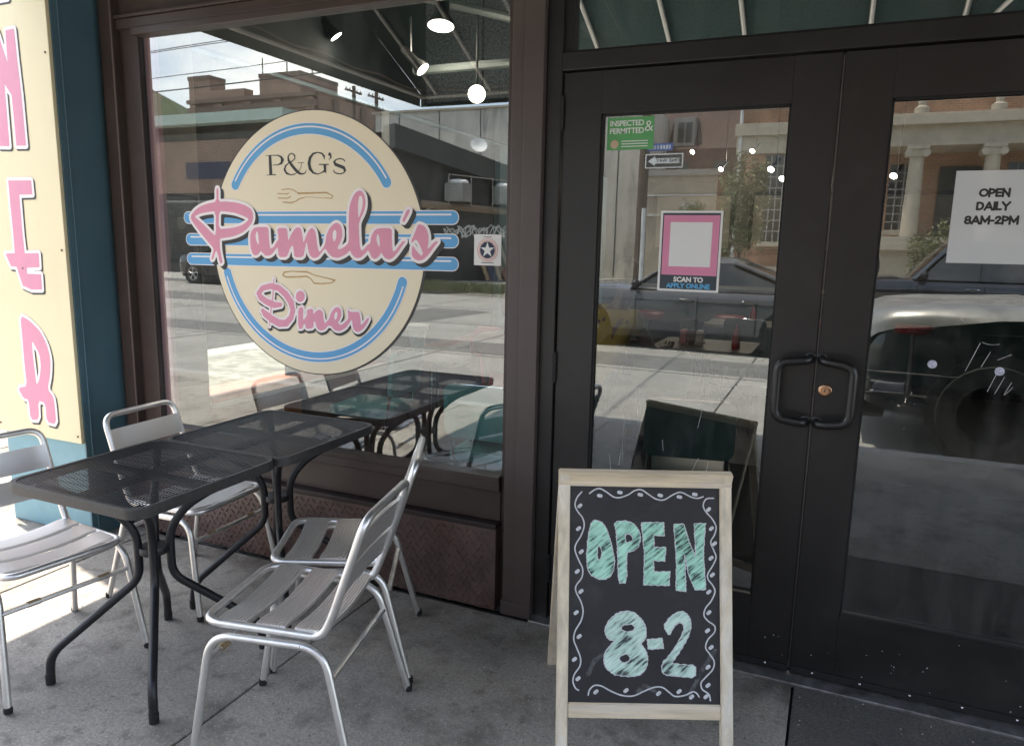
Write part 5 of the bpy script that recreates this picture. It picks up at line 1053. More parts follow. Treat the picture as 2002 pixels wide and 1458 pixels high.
for k in range(5):
    t0 = 2.6+k*.75; z0 = 2.0+random.uniform(-.25, .2); pts = []
    for j in range(16): pts.append(onw(t0+.32*math.sin(j*1.3+k)+.035*j, z0+.3*math.cos(j*1.7+k*2)))
    s = MB(); s.tube(rpath(pts, .1, 3), .025, 5); s.build('graffiti', M['paper'], yw)
for t in (1.6, 5.0):
    s = MB(); s.lathe([(.03, .12), (.05, .1), (.16, .0)], onw(t, 2.75, .2), 12); s.build('wall_lamp', M['paper'], e)
s = MB(); a_, b_ = Vector(onw(1.2, 3.0, .35)), Vector(onw(7.5, 2.8, .35)); s.tube([a_, b_], .16, 4, sx=.9); s.build('timber_shelf', mat('old_timber', (.26, .2, .14), .85, var=.3), e)
for t in np.arange(2.4, 7, 1.1):
    s = MB(); s.tube([onw(t, 3.0, .45), onw(t, 4.2, .45)], .025, 5); s.build('rack_post', M['galv'], e)
s = MB(); s.tube([onw(2.4, 4.2, .45), onw(6.9, 4.1, .45)], .025, 5); s.build('rack_rail', M['galv'], e)
for t, lab in ((2.9, 'white rooftop air unit left of the window sticker on the yard shelf'), (5.3, 'white rooftop air unit at the right edge of the plate window')):
    p = onw(t, 3.15, .4); u = bthing('air_unit', lab, 'air conditioner', p)
    pbx('casing', M['greyw'], u, ((p[0]-.42, p[1]-.42, p[2]), (p[0]+.42, p[1]+.42, p[2]+.72)), bev=.04)
    s = MB(); s.lathe([(.42, 0), (.44, .06), (.36, .14), (.1, .17)], (p[0], p[1], p[2]+.72), 18); s.build('fan_cover', M['paper'], u, True)
    s = MB()
    for j in range(7): s.box((p[0]-.40, p[1]+.42, p[2]+.1+j*.08), (p[0]+.40, p[1]+.435, p[2]+.13+j*.08))
    o = s.build('louvre', M['galv'], u); o['kind'] = 'stuff'
p = Vector(onw(3.9, 5.05, .4)); u = bthing('satellite_dish', 'white satellite dish on the charcoal fascia', 'satellite dish', p)
s = MB(); s.lathe([(.02, .0), (.2, .03), (.34, .10), (.35, .105), (.34, .115), (.2, .05), (.02, .02)], (0, 0, 0), 20); q = Vector((.5, .7, .5)).to_track_quat('Z', 'Y').to_matrix(); s.v = [tuple(q @ Vector(v)+p+Vector((0, 0, .35))) for v in s.v]; s.build('dish', M['paper'], u, True)
s = MB(); s.tube([p+Vector((0, 0, -.1)), p+Vector((0, 0, .35))], .03, 6); s.build('mast', M['galv'], u)
cols = ((.30, .21, .12), (.04, .05, .09), (.36, .28, .18), (.22, .12, .07), (.30, .24, .17), (.2, .19, .17))
plabs = ('brown plank leaning on the graffiti wall, leftmost of the leaning boards', 'dark blue board leaning on the graffiti wall', 'pale plank leaning right of the dark blue board', 'reddish board leaning on the graffiti wall', 'wide tan board leaning on the graffiti wall', 'grey board leaning rightmost on the graffiti wall')
for k in range(6):
    p0 = Vector(onw(4.2+k*.32, 0, .75)); p1 = Vector(onw(4.05+k*.30, 1.45+.15*(k % 3), .06)); u = bthing('plank', plabs[k], 'plank', p0)
    w_ = dW*(.10 if k != 1 else .16); th_ = nW*.03; s = MB()
    s.loft([[tuple(p0-w_), tuple(p0+w_), tuple(p0+w_+th_), tuple(p0-w_+th_)], [tuple(p1-w_), tuple(p1+w_), tuple(p1+w_+th_), tuple(p1-w_+th_)]]); s.build('board', mat('plank_paint', cols[k], .8, var=.2, scale=6), u)
# tall concrete wall behind
e = bthing('concrete_building', 'pale streaked concrete building standing behind the charcoal fascia', 'building', (-18, -38, 0))
pbx('wall', M['conc'], e, ((-25.3, -44, -.2), (-9.5, -35.0, 8.75)))
pbx('coping', M['stone'], e, ((-25.5, -35.6, 8.75), (-9.3, -34.9, 8.86)))
for x in np.arange(-23.7, -10, 2.6): pbx('wall_joint', M['fascia'], e, ((x, -35.0, 0), (x+.05, -34.985, 8.75)))
# orange brick house with a stone portico
e = bthing('portico_building', 'orange brick building with a pale stone portico of columns mirrored in the right door', 'building', (4, -26, 0))
pbx('wall', M['bricko'], e, ((-3.5, -36, -.2), (14, -25.0, 11)))
pbx('string_course', M['stone'], e, ((-3.6, -25.0, 5.35), (1.1, -24.8, 5.75)))
pbx('plinth', M['stone'], e, ((-3.55, -25.0, -.2), (1.1, -24.85, .9)))
pbx('stone_band', M['stone'], e, ((-3.55, -25.0, 4.75), (1.1, -24.92, 5.35)))
pbx('entablature', M['stone'], e, ((1.1, -25.0, 4.62), (13, -22.9, 5.2)))
pbx('cornice', M['stone'], e, ((1.0, -25.0, 5.2), (13.1, -22.6, 5.45)), ((1.05, -25, 5.45), (13.05, -22.75, 5.53)))
pbx('porch_floor', M['stone'], e, ((1.0, -25, -.2), (13.2, -22.6, 1.55)))
pbx('porch_wall_cap', M['stone'], e, ((.2, -22.6, 1.55), (13.2, -22.3, 1.95)))
for x in (1.92, 3.85, 7.2, 9.2):
    s = MB(); s.lathe([(.30, 1.55), (.30, 1.66), (.25, 1.72), (.235, 1.8), (.23, 2.6), (.195, 4.25), (.21, 4.3)], (x, -22.95, 0), 18); c_ = s.build('column', M['stone'], e, True)
    s = MB(); s.bbox((x-.29, -23.24, 4.50), (x+.29, -22.66, 4.62), .02)
    for sx in (-1, 1): s.lathe([(.115, -.27), (.115, .27)], (x+sx*.22, -22.95, 4.40), 14, 'y')
    s.box((x-.2, -23.18, 4.30), (x+.2, -22.72, 4.5)); s.build('capital', M['stone'], c_)
    s = MB(); s.lathe([(.2, 5.53), (.2, 5.7), (.1, 5.76), (.12, 5.9), (.02, 6.4)], (x, -22.95, 0), 12); s.build('finial', M['stone'], e, True)
for x0, x1, z0, z1 in ((-2.55, -1.75, 1.75, 4.7), (-.6, .2, 1.75, 4.7), (1.35, 2.2, 2.2, 4.3), (4.6, 5.6, 2.2, 4.3), (-2.5, -1.8, 6.6, 9.2), (1.2, 2.1, 6.6, 9.2), (3.8, 4.7, 6.6, 9.2)):
    w_ = pbx('window', M['win'], e, ((x0, -25.0, z0), (x1, -24.96, z1)))
    s = MB()
    for k in range(1, 4): xx = x0+(x1-x0)*k/4; s.box((xx-.018, -24.97, z0), (xx+.018, -24.94, z1))
    for k in range(1, 8): zz = z0+(z1-z0)*k/8; s.box((x0, -24.965, zz-.018), (x1, -24.935, zz+.018))
    o = s.build('glazing_bar', M['greyw'], w_); o['kind'] = 'stuff'
    pbx('sill', M['stone'], w_, ((x0-.12, -25, z0-.16), (x1+.12, -24.85, z0)))
pbx('door', M['dkwall'], e, ((2.75, -25.0, 1.55), (3.9, -24.94, 4.2)))
s = MB(); s.tube([(-3.42, -24.9, .0), (-3.42, -24.9, 10.8)], .06, 8); s.build('downpipe', M['pvc'], e)
# beige block, shingled house, maroon garage along the side street
e = bthing('beige_building', 'low beige block building with a flat roof left of the tree', 'building', (-6.4, -31, 0))
pbx('wall', mat('beige_block', (.42, .37, .29), .85, var=.1, scale=2), e, ((-8.0, -38, -.2), (-4.9, -30.2, 4.55)))
pbx('roof_edge', M['greyw'], e, ((-8.1, -38, 4.55), (-4.8, -30.1, 4.8)))
for z in (2.85, 3.7): pbx('pipe', M['pvc'], e, ((-8, -30.2, z), (-4.9, -30.14, z+.06)))
pbx('vent_box', M['galv'], e, ((-6.3, -30.2, 3.0), (-5.7, -29.9, 3.4)))
e = bthing('shingled_house', 'dark red shingle roofed house behind the beige block', 'house', (-6, -42, 0))
pbx('wall', M['garage'], e, ((-13, -50, -.2), (-4.2, -41, 7.0)))
s = MB(); s.prism([(-41-0, 6.9), (-45.5, 12.0), (-50, 6.9)], lambda y, z: (-13.4, y, z), lambda y, z: (-3.9, y, z)); s.build('roof', M['roofd'], e)
d_ = pbx('dormer', M['greyw'], e, ((-9.2, -42.6, 7.2), (-8.0, -41.2, 8.8)))
for x in (-8.95, -8.5): pbx('window', M['win'], d_, ((x, -41.2, 7.4), (x+.35, -41.17, 8.5)))
for x in (-11, -9, -6.8): pbx('window', M['win'], e, ((x, -41.0, 4.9), (x+.8, -40.96, 6.3)))
e = bthing('garage', 'maroon boarded garage with a gabled roof mirrored at the left of the left door', 'garage', (-15, -48, 0))
pbx('wall', M['garage'], e, ((-18, -54, -.2), (-13.2, -48, 5.3)))
s = MB(); s.prism([(-18.4, 5.3), (-15.6, 8.0), (-12.8, 5.3)], lambda x, z: (x, -47.6, z), lambda x, z: (x, -54.4, z)); s.build('roof', M['roofd'], e)
pbx('garage_door', M['roofd'], e, ((-17.3, -48, -.1), (-14, -47.95, 3.2)))
e = bthing('grey_house', 'plain grey sided house behind the utility pole', 'house', (-13, -60, 0))
pbx('wall', M['greyw'], e, ((-22, -66, -.2), (-9.5, -58, 11.5)))
pbx('roof', M['roofd'], e, ((-22.3, -66.3, 11.5), (-9.2, -57.7, 11.9)))
for x in (-15.5, -12.5): pbx('window', M['win'], e, ((x, -58, 7), (x+1.1, -57.95, 9)))
# more blocks to the right so that the mirror stays filled
e = bthing('row_building', 'plain red brick terrace right of the portico building', 'building', (22, -30, 0))
pbx('wall', M['brickr'], e, ((14.4, -40, -.2), (34, -25.5, 9)))
for x in np.arange(15.5, 33, 2.6):
    for z in (1.2, 5): pbx('window', M['win'], e, ((x, -25.5, z), (x+1.1, -25.45, z+2)))
# hill with trees
hl = MB(); nx = 40
rings = []
for i in range(nx+1):
    x = -420+i*8; top = (47 if x < -215 else max(16, 47-(x+215)*.9))+4*math.sin(x*.05)+1.5*math.sin(x*.9)
    rings.append([(x, -150, -1), (x, -165, top*.55), (x, -190, top), (x, -230, top*.8), (x, -240, -1)])
hl.loft(rings); tag(hl.build('hill', mat('wooded_hill', (.06, .085, .04), .95, var=.5, scale=.22, bump=1, bscale=.6), None, True), kind='structure')
# poles, wires and street signs
def pole(x, y, h, r, lab, arms=True):
    e = empty('utility_pole', (x, y, 0), 0, lab, 'pole')
    s = MB(); s.tube([(x, y, -.2), (x+.05, y, h)], [r, r*.75], 12); s.build('pole', M['polew'], e, True)
    if arms:
        for z in (h-.4, h-1.1):
            s = MB(); s.box((x-.05, y-.9, z), (x+.08, y+.9, z+.1)); a = s.build('cross_arm', M['polew'], e)
            for k in (-.8, -.4, .4, .8): s = MB(); s.lathe([(.03, 0), (.05, .06), (.02, .14)], (x+.02, y+k, z+.1), 8); s.build('insulator', M['greyw'], a)
    return e
p1 = pole(-4.86, -17.0, 9.4, .15, 'brown utility pole carrying the street signs in the left door glass')
s = MB(); s.tube([(-4.74, -16.83, 0), (-4.74, -16.83, 2.5)], .06, 10); s.build('conduit', M['pvc'], p1, True)
pole(-30.4, -40, 11.6, .16, 'left of the two distant utility poles above the emblem'); pole(-28.9, -40.4, 11.2, .16, 'right of the two distant utility poles above the emblem')
pole(-62, -18.5, 10, .15, 'far utility pole down the street to the left', True); pole(32, -17.2, 9.4, .15, 'far utility pole down the street to the right', True)
sgn = empty('one_way_sign', (-4.3, -16.8, 3.5), 0, 'black and white one way arrow sign on the utility pole', 'street sign')
s = MB(); s.box((-4.76, -16.80, 3.50), (-3.78, -16.79, 3.86)); s.build('plate', M['paper'], sgn)
s = MB(); s.box((-4.73, -16.789, 3.53), (-3.81, -16.787, 3.83)); s.build('panel', M['ink'], sgn)
s = MB(); s.prism([(-4.69, 3.68), (-4.50, 3.80), (-4.50, 3.745), (-3.87, 3.745), (-3.87, 3.615), (-4.50, 3.615), (-4.50, 3.56)], lambda u, v: (u, -16.786, v), lambda u, v: (u, -16.785, v)); s.build('arrow', M['paper'], sgn)
text_mb('ONE WAY', .125, lambda u, v: (-4.17-u, -16.783, 3.682+v), .003, 'CENTER', 1.05).build('lettering', M['ink'], sgn)
sgn = empty('street_name_sign', (-4.4, -16.8, 3.95), 0, 'blue street name sign above the one way arrow', 'street sign')
s = MB(); s.box((-4.72, -16.80, 3.93), (-4.06, -16.79, 4.12)); s.build('plate', mat('sign_blue', (.03, .09, .32), .5), sgn)
s = MB(); rr_ = random.Random(2)
for k in range(8): s.box((-4.68+.075*k, -16.788, 3.975), (-4.68+.075*k+.05*rr_.uniform(.5, 1), -16.786, 4.07))
s.build('lettering', M['paper'], sgn)
def wire(a, b, sag, lab, r=.014):
    a, b = Vector(a), Vector(b); pts = []
    for i in range(25):
        t = i/24; p = a.lerp(b, t); p.z -= sag*4*t*(1-t); pts.append(p)
    s = MB(); s.tube(pts, r, 5); o = s.build('overhead_wire', M['rubber'], None, True); tag(o, lab, 'wire', 'overhead wires along the street')
rank = ('uppermost', 'second from the top', 'third from the top', 'fourth from the top', 'fifth from the top', 'lowest')
LW, RW = [], []
for z, y in ((9.1, -16.2), (8.7, -17.8), (8.2, -16.2), (7.8, -17.8)):
    LW.append(((-62, y-1.3, z+.3), (-4.84, y, z), .7, .014)); RW.append(((-4.84, y, z), (32, y, z), .5, .014))
LW.append(((-62, -18.6, 7.4), (-4.84, -17, 7.0), .6, .022)); RW.append(((-4.84, -17, 7.0), (32, -17.2, 7.0), .5, .022)); RW.append(((-4.84, -17, 6.4), (32, -17.2, 6.3), .45, .022))
for k, (p_, q_, sg_, r_) in enumerate(LW): wire(p_, q_, sg_, 'overhead wire left of the sign pole, %s of its run' % rank[k if k < 4 else 5], r_)
for k, (p_, q_, sg_, r_) in enumerate(RW): wire(p_, q_, sg_, 'overhead wire right of the sign pole, %s of its run' % rank[k], r_)
wire((-4.84, -17, 8.2), (-3.6, .0, 5.7), .4, 'dark service wire dropping across the street to the diner'); wire((-4.84, -17, 8.9), (8.5, -24.9, 7.6), .3, 'dark service wire from the pole to the portico building')
# greenery
def leafy(name, label, cat, c, rad, n, m, leaf=.07, seed=1, trunk=None, group=None):
    rn = random.Random(seed); e = empty(name, (c[0], c[1], 0), 0, label, cat, group)
    if trunk:
        s = MB(); s.tube([(c[0], c[1], -.1), (c[0]+.04, c[1], c[2]*.5), (c[0]-.03, c[1]+.05, c[2])], [trunk, trunk*.8, trunk*.3], 8)
        for k in range(7):
            a = k*2.4; z = c[2]*(.45+.07*k); s.tube([(c[0], c[1], z), (c[0]+rad[0]*.6*math.cos(a), c[1]+rad[1]*.6*math.sin(a), z+rad[2]*.5)], [trunk*.4, trunk*.12], 5)
        s.build('trunk', M['polew'], e, True)
    cl = []
    for k in range(26):
        t, f, q = rn.uniform(0, 6.28), rn.uniform(-1, 1), rn.random()**.4; h = math.sqrt(1-f*f)
        cl.append((c[0]+rad[0]*q*h*math.cos(t), c[1]+rad[1]*q*h*math.sin(t), c[2]+rad[2]*q*f))
    s = MB()
    for _ in range(n):
        k = rn.choice(cl); p = Vector((k[0]+rn.gauss(0, rad[0]*.2), k[1]+rn.gauss(0, rad[1]*.2), k[2]+rn.gauss(0, rad[2]*.16)))
        d = Vector((rn.gauss(0, 1), rn.gauss(0, 1), rn.gauss(0, 1))).normalized(); u = d.orthogonal().normalized(); L = leaf*rn.uniform(.6, 1.4)
        s.add([tuple(p-d*L), tuple(p+u*L*.45), tuple(p+d*L), tuple(p-u*L*.45)], [(0, 1, 2, 3)])
    o = s.build('crown', m, e); o['kind'] = 'stuff'; return e
M['leaf'] = mat('leaf_green', (.085, .12, .035), .55, var=.45, scale=3)
M['leafp'] = mat('leaf_pale', (.16, .17, .08), .6, var=.4, scale=4)
leafy('young_tree', 'slender leafy street tree in front of the brick corner', 'tree', (-2.55, -19.0, 2.7), (.62, .6, 1.35), 5200, M['leafp'], .055, 4, .05)
leafy('shrub', 'small dark green bush left of the street tree', 'shrub', (-4.1, -20.3, 2.5), (.35, .35, .45), 900, M['leaf'], .05, 8, .03)
leafy('shrub', 'rounded bush on the portico steps behind the dark pickup', 'shrub', (2.6, -21.5, 1.5), (.7, .6, .8), 1600, M['leafp'], .06, 12, .03)
leafy('shrub', 'weedy bush against the graffiti wall beside the planks', 'shrub', (-11.6, -25.7, .5), (.7, .6, .6), 1300, M['leafp'], .06, 15, .02)
gs = MB(); rn = random.Random(5)
for _ in range(5200):
    x = rn.uniform(-14.6, -9.6); y = rn.uniform(-20.9, -18.6)+.25*math.sin(x*3); h = rn.uniform(.06, .24); a = rn.uniform(0, 6.28); w_ = .02
    gs.add([(x-w_*math.cos(a), y-w_*math.sin(a), -.05), (x+w_*math.cos(a), y+w_*math.sin(a), -.05), (x+rn.gauss(0, .05), y+rn.gauss(0, .05), h)], [(0, 1, 2)])
tag(gs.build('grass', M['leafp']), 'rough verge grass growing in front of the graffiti wall', 'grass', kind='stuff')
M['patch'] = pave_mat('asphalt_patch', (.23, .225, .215), (.15, .145, .14), .7)
s = MB()
s.prism([(-13, -7.3), (4.5, -7.3), (4.5, -8.6), (-13, -8.4)], lambda x, y: (x, y, -.15), lambda x, y: (x, y, -.1458)); s.prism([(-30, -12.2), (-13.5, -12.2), (-13.5, -14.0), (-30, -14.4)], lambda x, y: (x, y, -.15), lambda x, y: (x, y, -.1458)); s.prism([(-9.5, -10.6), (-7.9, -10.7), (-7.7, -13.8), (-9.4, -13.9)], lambda x, y: (x, y, -.15), lambda x, y: (x, y, -.1458))
o = s.build('road_patch', M['patch'], road); o['kind'] = 'stuff'
for k, (x, y) in enumerate(((-10.6, -9.1), (-3.4, -6.3))):
    s = MB(); s.lathe([(.36, -.15), (.36, -.1435), (.30, -.142), (.05, -.142)], (x, y, 0), 24); s.build('manhole_cover', M['galv'], road)
# ------------------------------------------------------------------ vehicles
M['tyre'] = mat('tyre_rubber', (.012, .012, .012), .75)
M['rim'] = mat('alloy_rim', (.55, .55, .56), .3, .9)
M['cglass'] = mat('car_window', (.012, .016, .016), .06, var=.1, spec=.9)
M['lampc'] = mat('headlamp_lens', (.5, .52, .55), .1, .5)
def paint(n_, c, r=.22, metal=.35): return mat(n_, c, r, metal, var=.05, coat=.8, rvar=.03)
def car(name, label, cat, L, Wd, H, hood, belt, pm, seats, kind='sedan', wr=.33):
    """front at +x, ground at z = 0"""
    t = empty(name, (0, 0, 0), 0, label, cat); hw = Wd/2; xf, xr = L/2, -L/2; f = seats
    st = [(xr, .40, belt*.86, hw*.80), (xr+.06, .30, belt*.93, hw*.90), (xr+.35, .22, belt, hw*.98), (xr+1.2, .2, belt, hw), (f['a']-.1, .2, belt-.01, hw), (f['a']+.25, .2, (hood+belt)/2+.02, hw), (xf-.75, .2, hood-.0, hw*.985), (xf-.32, .22, hood-.05, hw*.93), (xf-.1, .26, hood-.14, hw*.84), (xf-.02, .3, hood-.24, hw*.74), (xf, .38, hood-.34, hw*.66)]
    if kind != 'sedan':
        st = [(xr, .42, belt*.9, hw*.88), (xr+.06, .34, belt*.97, hw*.94), (xr+.3, .28, belt, hw*.985), (xr+1.2, .27, belt, hw), (f['a']-.1, .27, belt-.01, hw), (f['a']+.22, .27, hood+.03, hw), (xf-.9, .28, hood+.01, hw), (xf-.45, .29, hood-.01, hw*.985), (xf-.2, .31, hood-.04, hw*.95), (xf-.08, .34, hood-.09, hw*.91), (xf-.02, .38, hood-.16, hw*.86), (xf, .46, hood-.26, hw*.80)]
    rings = []
    for x, z0, zb, w in st:
        h = zb-z0; half = [(.80*w, z0), (.965*w, z0+.05), (.99*w, z0+.3*h), (1.0*w, z0+.62*h), (.985*w, z0+.82*h), (.93*w, z0+.95*h), (.80*w, z0+1.0*h), (.4*w, z0+1.0*h+.022)]
        rings.append([(x, -a, b) for a, b in half]+[(x, a, b) for a, b in half[::-1]])
    s = MB(); s.loft(rings); body = s.build('body', pm, t, True, True)
    # cabin: plan outlines at rising heights, dark glass below a painted roof
    xa, xb, xc, xd = f['a'], f['ra'], f['rc'], f['c']           # windscreen foot, roof front, roof rear, rear glass foot
    def plan(x0, x1, w, z, r=.16): return [((x0+x1)/2+u, v, z) for u, v in rrect(x1-x0, 2*w, min(r, w*.6), 4)]
    g_ = []
    for k in (0, .25, .5, .75, .93):
        e_ = k; g_.append(plan(xd+(xc-xd)*e_, xa+(xb-xa)*e_, hw*(.915-.20*k), belt-.02+(H-.02-belt)*k))
    s = MB(); s.loft(g_); s.build('cabin_glass', M['cglass'], t, True, True)
    k = .90; rf = [plan(xd+(xc-xd)*k-.01, xa+(xb-xa)*k+.01, hw*.74, belt-.02+(H-.02-belt)*k), plan(xc+.02, xb-.02, hw*.71, H-.015), plan(xc+.25, xb-.3, hw*.55, H)]
    s = MB(); s.loft(rf); s.build('roof', pm, t, True, True)
    for sg_ in (1, -1):
        def on(k, fx): return Vector((fx, sg_*(hw*(.915-.20*k)+.004), belt-.02+(H-.02-belt)*k))
        for x0, x1, wd in ((xa-.06, xb-.03, .045), (xd+.06, xc+.03, .07))+tuple((x, x-.03, .035) for x in f['b']):
            s = MB(); s.tube([on(0, x0), on(.5, (x0+x1)/2), on(.93, x1)], wd, 6, sx=.5); s.build('pillar', pm, t, True, True)
        s = MB(); mx_ = xa-.18; s.sphere((mx_, sg_*(hw+.06), belt+.06), .1, 10, 8, (.65, 1.05, .75)); s.tube([(mx_, sg_*(hw-.05), belt), (mx_, sg_*(hw+.05), belt+.05)], .025, 6); s.build('wing_mirror', M['lampb'] if kind != 'sedan' else M['lampb'], t, True, True)
        for x in f['h']:
            s = MB(); s.tube(rpath([(x-.1, sg_*(hw*.985), belt-.16), (x-.08, sg_*(hw+.022), belt-.155), (x+.08, sg_*(hw+.022), belt-.155), (x+.1, sg_*(hw*.985), belt-.16)], .03), .013, 6); s.build('door_handle', M['chrome'], t, True, True)
        s = MB(); s.sphere((xf-.30, sg_*hw*.74, hood-.20), .17, 12, 8, (1.2, .95, .5)); s.build('headlight', M['lampc'], t, True, True)
        s = MB(); s.sphere((xr+.12, sg_*hw*.72, belt*.80), .16, 12, 8, (.7, .9, .6)); s.build('tail_light', M['ketch'], t, True, True)
        s = MB(); s.box((xr+.9, sg_*(hw*.96), .19), (xf-1.25, sg_*(hw+.012), .30)); s.build('rocker_trim', M['lampb'], t, False, True)
        s = MB()
        for x in f['d']: s.tube([(x, sg_*(hw*1.0+.001), .34), (x, sg_*(hw*1.0+.001), belt-.12)], .006, 4)
        o = s.build('door_gap', M['gasket'], t, False, True); o['kind'] = 'stuff'
        for x in f['w']:
            s = MB(); s.lathe([(wr+.07, 0), (wr+.07, sg_*.004)], (x, sg_*(hw-.002), wr+.01), 28, 'y'); s.build('wheel_arch', M['gasket'], t, False, True)
            s = MB(); s.lathe([(wr*.62, -.11), (wr*.96, -.11), (wr, -.07), (wr, .07), (wr*.96, .105), (wr*.66, .11), (wr*.62, .10)], (x, sg_*(hw-.085), wr), 26, 'y'); w_ = s.build('wheel', M['tyre'], t, True, True)
            s = MB(); yy = sg_*(hw+.012); s.lathe([(wr*.64, -.02), (wr*.64, .0), (wr*.58, .004), (wr*.58, -.02)], (x, yy, wr), 24, 'y'); s.lathe([(.06, -.02), (.055, .01)], (x, yy, wr), 12, 'y')
            if kind == 'black': s.lathe([(wr*.6, -.02), (wr*.58, .0), (.08, .004)], (x, yy, wr), 24, 'y')
            for q in range(5 if kind != 'black' else 0):
                a = q*2*math.pi/5+.3; s.tube([(x, yy-sg_*.005, wr), (x+wr*.6*math.cos(a), yy-sg_*.01, wr+wr*.6*math.sin(a))], [.035, .045], 6)
            s.build('rim', M['rim'] if kind != 'black' else M['tyre'], w_, True, True)
    s = MB(); z_ = hood+.028
    for sg_ in (1, -1): s.tube([(f['a']+.2, sg_*hw*.80, z_+.012), (xf-.5, sg_*hw*.79, hood+.005), (xf-.15, sg_*hw*.70, hood-.045)], .007, 4)
    for sg_ in (1, -1): s.tube([(xr+.3, sg_*(hw*.992+.001), belt-.20), (f['a'], sg_*(hw*.995+.003), belt-.19), (xf-.8, sg_*(hw*.99), hood-.19)], .006, 4)
    o = s.build('panel_seam', M['gasket'], t, False, True); o['kind'] = 'stuff'
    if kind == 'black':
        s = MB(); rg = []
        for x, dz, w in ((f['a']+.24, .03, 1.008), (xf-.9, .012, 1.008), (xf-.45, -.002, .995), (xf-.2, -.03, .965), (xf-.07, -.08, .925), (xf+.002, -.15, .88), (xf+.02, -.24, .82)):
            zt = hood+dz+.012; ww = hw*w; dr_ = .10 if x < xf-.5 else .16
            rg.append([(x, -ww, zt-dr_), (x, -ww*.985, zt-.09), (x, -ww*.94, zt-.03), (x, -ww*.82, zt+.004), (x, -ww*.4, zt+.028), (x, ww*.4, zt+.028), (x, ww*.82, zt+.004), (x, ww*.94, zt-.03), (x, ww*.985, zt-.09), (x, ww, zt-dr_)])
        s.loft(rg, caps=False, closed=False); s.build('bonnet', mat('bonnet_sun_glare', (.30, .295, .28), .36, .45, var=.2, scale=6, stain=(.4, .39, .36), stain_amt=.5, stain_scale=3), t, True, True)  # pale shell over the black body; sun glare put into its colour
        for q in (1, -1):
            for kz in (.50, .68):
                s = MB(); s.tube(rpath([(xf-.7, q*(hw+.004), kz), (xf-.2, q*hw*.97, kz), (xf+.02, q*hw*.84, kz-.02)], .2), .012, 5); s.build('bumper_crease', M['gasket'], t, True, True)
            s = MB(); s.bbox((xf-.30, q*hw*.93, .52), (xf-.08, q*hw*.985, .60), .02); s.build('fog_lamp', M['lampc'], t, False, True)
            s = MB(); s.box((xf-1.9, q*(hw-.01), .30), (xf-2.0, q*(hw+.06), .40)); s.box((xf-3.9, q*(hw-.01), .30), (xf-1.9, q*(hw+.07), .34)); s.build('side_step', M['lampb'], t, False, True)
    s = MB(); s.bbox((xf-.05, -hw*.42, hood-.46), (xf+.015, hw*.42, hood-.24), .02)
    gr = s.build('grille', M['lampb'], t, False, True)
    s = MB()
    for k in range(4): s.box((xf+.01, -hw*.4, hood-.43+.045*k), (xf+.024, hw*.4, hood-.42+.045*k))
    o = s.build('grille_bar', M['chrome'], gr, False, True); o['kind'] = 'stuff'
    s = MB(); s.bbox((xf-.2, -hw*.72, .24), (xf+.03, hw*.72, .42), .04); s.build('bumper', M['lampb'], t, False, True)
    s = MB(); s.bbox((xr-.03, -hw*.8, .30), (xr+.2, hw*.8, .48), .04); s.build('bumper', M['lampb'], t, False, True)
    return t
SED = dict(a=.98, ra=.25, rc=-.75, c=-1.9, b=(-.1,), h=(-.02, -.98), d=(.80, -.2, -1.1), w=(1.62, -1.56))
SUV = dict(a=1.05, ra=.48, rc=-1.95, c=-2.4, b=(.02, -1.1), h=(.12, -.9), d=(.95, -.05, -1.05), w=(1.62, -1.5))
def park(o, x, y, a, z=-.146): o.location = (x, y, z); o.rotation_euler.z = R(a); return o
park(car('parked_car', 'grey sedan mirrored in the left door glass behind the hiring poster', 'car', 5.0, 1.86, 1.50, 1.0, .99, paint('silver_grey_paint', (.13, .13, .132), .3, .15), SED), -2.15, -10.2, 180)
sv = park(car('parked_suv', 'large sport utility vehicle with sun glare painted onto its bonnet parked at the near kerb', 'car', 5.1, 2.0, 1.84, 1.22, 1.24, paint('black_paint', (.012, .013, .015), .2, .1), SUV, 'black', .40), 2.86, -4.98, 180)
park(car('parked_pickup', 'dark blue black sport utility vehicle in the far lane beyond the kerbside one', 'car', 5.2, 1.98, 1.86, 1.16, 1.2, paint('dark_navy_paint', (.02, .024, .034), .15, .2), SUV, 'suv', .39), 2.3, -13.0, 180)
park(car('parked_car', 'small silver car facing the camera beside the utility pole down the side street', 'car', 4.5, 1.78, 1.44, .95, .95, paint('silver_paint', (.45, .46, .47), .25, .5), SED), -12.3, -39.5, 78, -.19)
park(car('parked_suv', 'dark car with bright alloy wheels at the left edge of the plate window', 'car', 4.9, 1.9, 1.7, 1.08, 1.1, paint('charcoal_paint', (.03, .032, .036), .18, .2), SUV, 'suv', .37), -20.0, -18.55, 180, -.146)

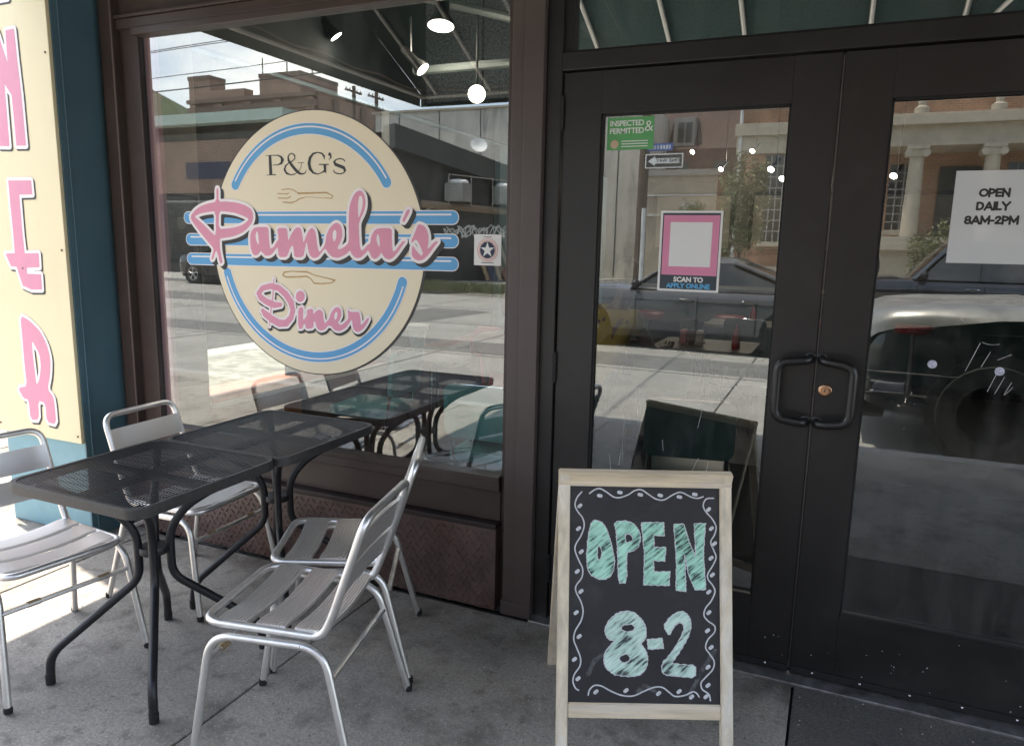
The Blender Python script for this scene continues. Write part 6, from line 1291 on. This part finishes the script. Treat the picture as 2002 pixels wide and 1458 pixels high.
# ------------------------------------------------------------------ scratches etched in the door panes, grit on the pavement
SC = {0: [[(-.70, .72), (-.69, .66)], [(-.655, .73), (-.66, .68)], [(-.56, .655), (-.47, .64), (-.42, .60), (-.40, .56)], [(-.45, .64), (-.40, .655), (-.385, .70), (-.365, .75)], [(-.33, .74), (-.345, .63)], [(-.50, .80), (-.495, .76)], [(-.36, .95), (-.375, .86)], [(-.60, .58), (-.585, .55)], [(-.40, 1.14), (-.39, 1.09)]],
      1: [[(.46, 1.23), (.43, 1.14)], [(.49, 1.205), (.47, 1.155)], [(.465, 1.232), (.485, 1.225), (.51, 1.229)], [(.51, 1.18), (.545, 1.20)], [(.52, 1.16), (.495, 1.08)], [(.535, 1.13), (.515, 1.075)], [(.555, 1.115), (.535, 1.065), (.56, 1.10)], [(.28, .94), (.279, .932)], [(.40, 1.30), (.415, 1.29)], [(.29, 1.06), (.288, 1.05)]]}
M['scr'] = mat('scratched_glass', (.55, .56, .56), .6, var=.4, scale=200)
for dd, k in ((dl, 0), (dr, 1)):
    s = MB()
    for q in SC[k]: s.tube(rpath([(x, .0195, z) for x, z in q], .03, 3), .0008, 4)
    o = s.build('scratch', M['scr'], dd); o['kind'] = 'stuff'
gr = MB(); rn = random.Random(9)
for _ in range(420):
    x = rn.uniform(-3.2, 1.0); y = -.06-abs(rn.gauss(0, .35)) if rn.random() < .5 else rn.uniform(-2.2, -.1); r_ = rn.uniform(.0012, .0034); z = .0
    gr.add([(x-r_, y, z), (x, y-r_*.8, z), (x+r_*1.2, y+r_*.2, z), (x, y+r_, z), (x, y, z+r_*1.1)], [(0, 1, 4), (1, 2, 4), (2, 3, 4), (3, 0, 4)])
tag(gr.build('grit', mat('pale_grit', (.45, .42, .37), .9, var=.6, scale=300)), 'fine pale grit scattered on the sidewalk under the tables', 'grit', kind='stuff')

for dd, x0, x1 in ((dl, -.9, -.02), (dr, .02, .9)):
    s = MB()
    for _ in range(22):
        x = rn.uniform(x0, x1); z = .05+abs(rn.gauss(0, .07)); r_ = rn.uniform(.0008, .0022); y = -.0006 if z < .255 else .0192
        s.box((x-r_, y-.0004, z-r_), (x+r_, y, z+r_*.8))
    o = s.build('paint_fleck', M['scr'], dd); o['kind'] = 'stuff'
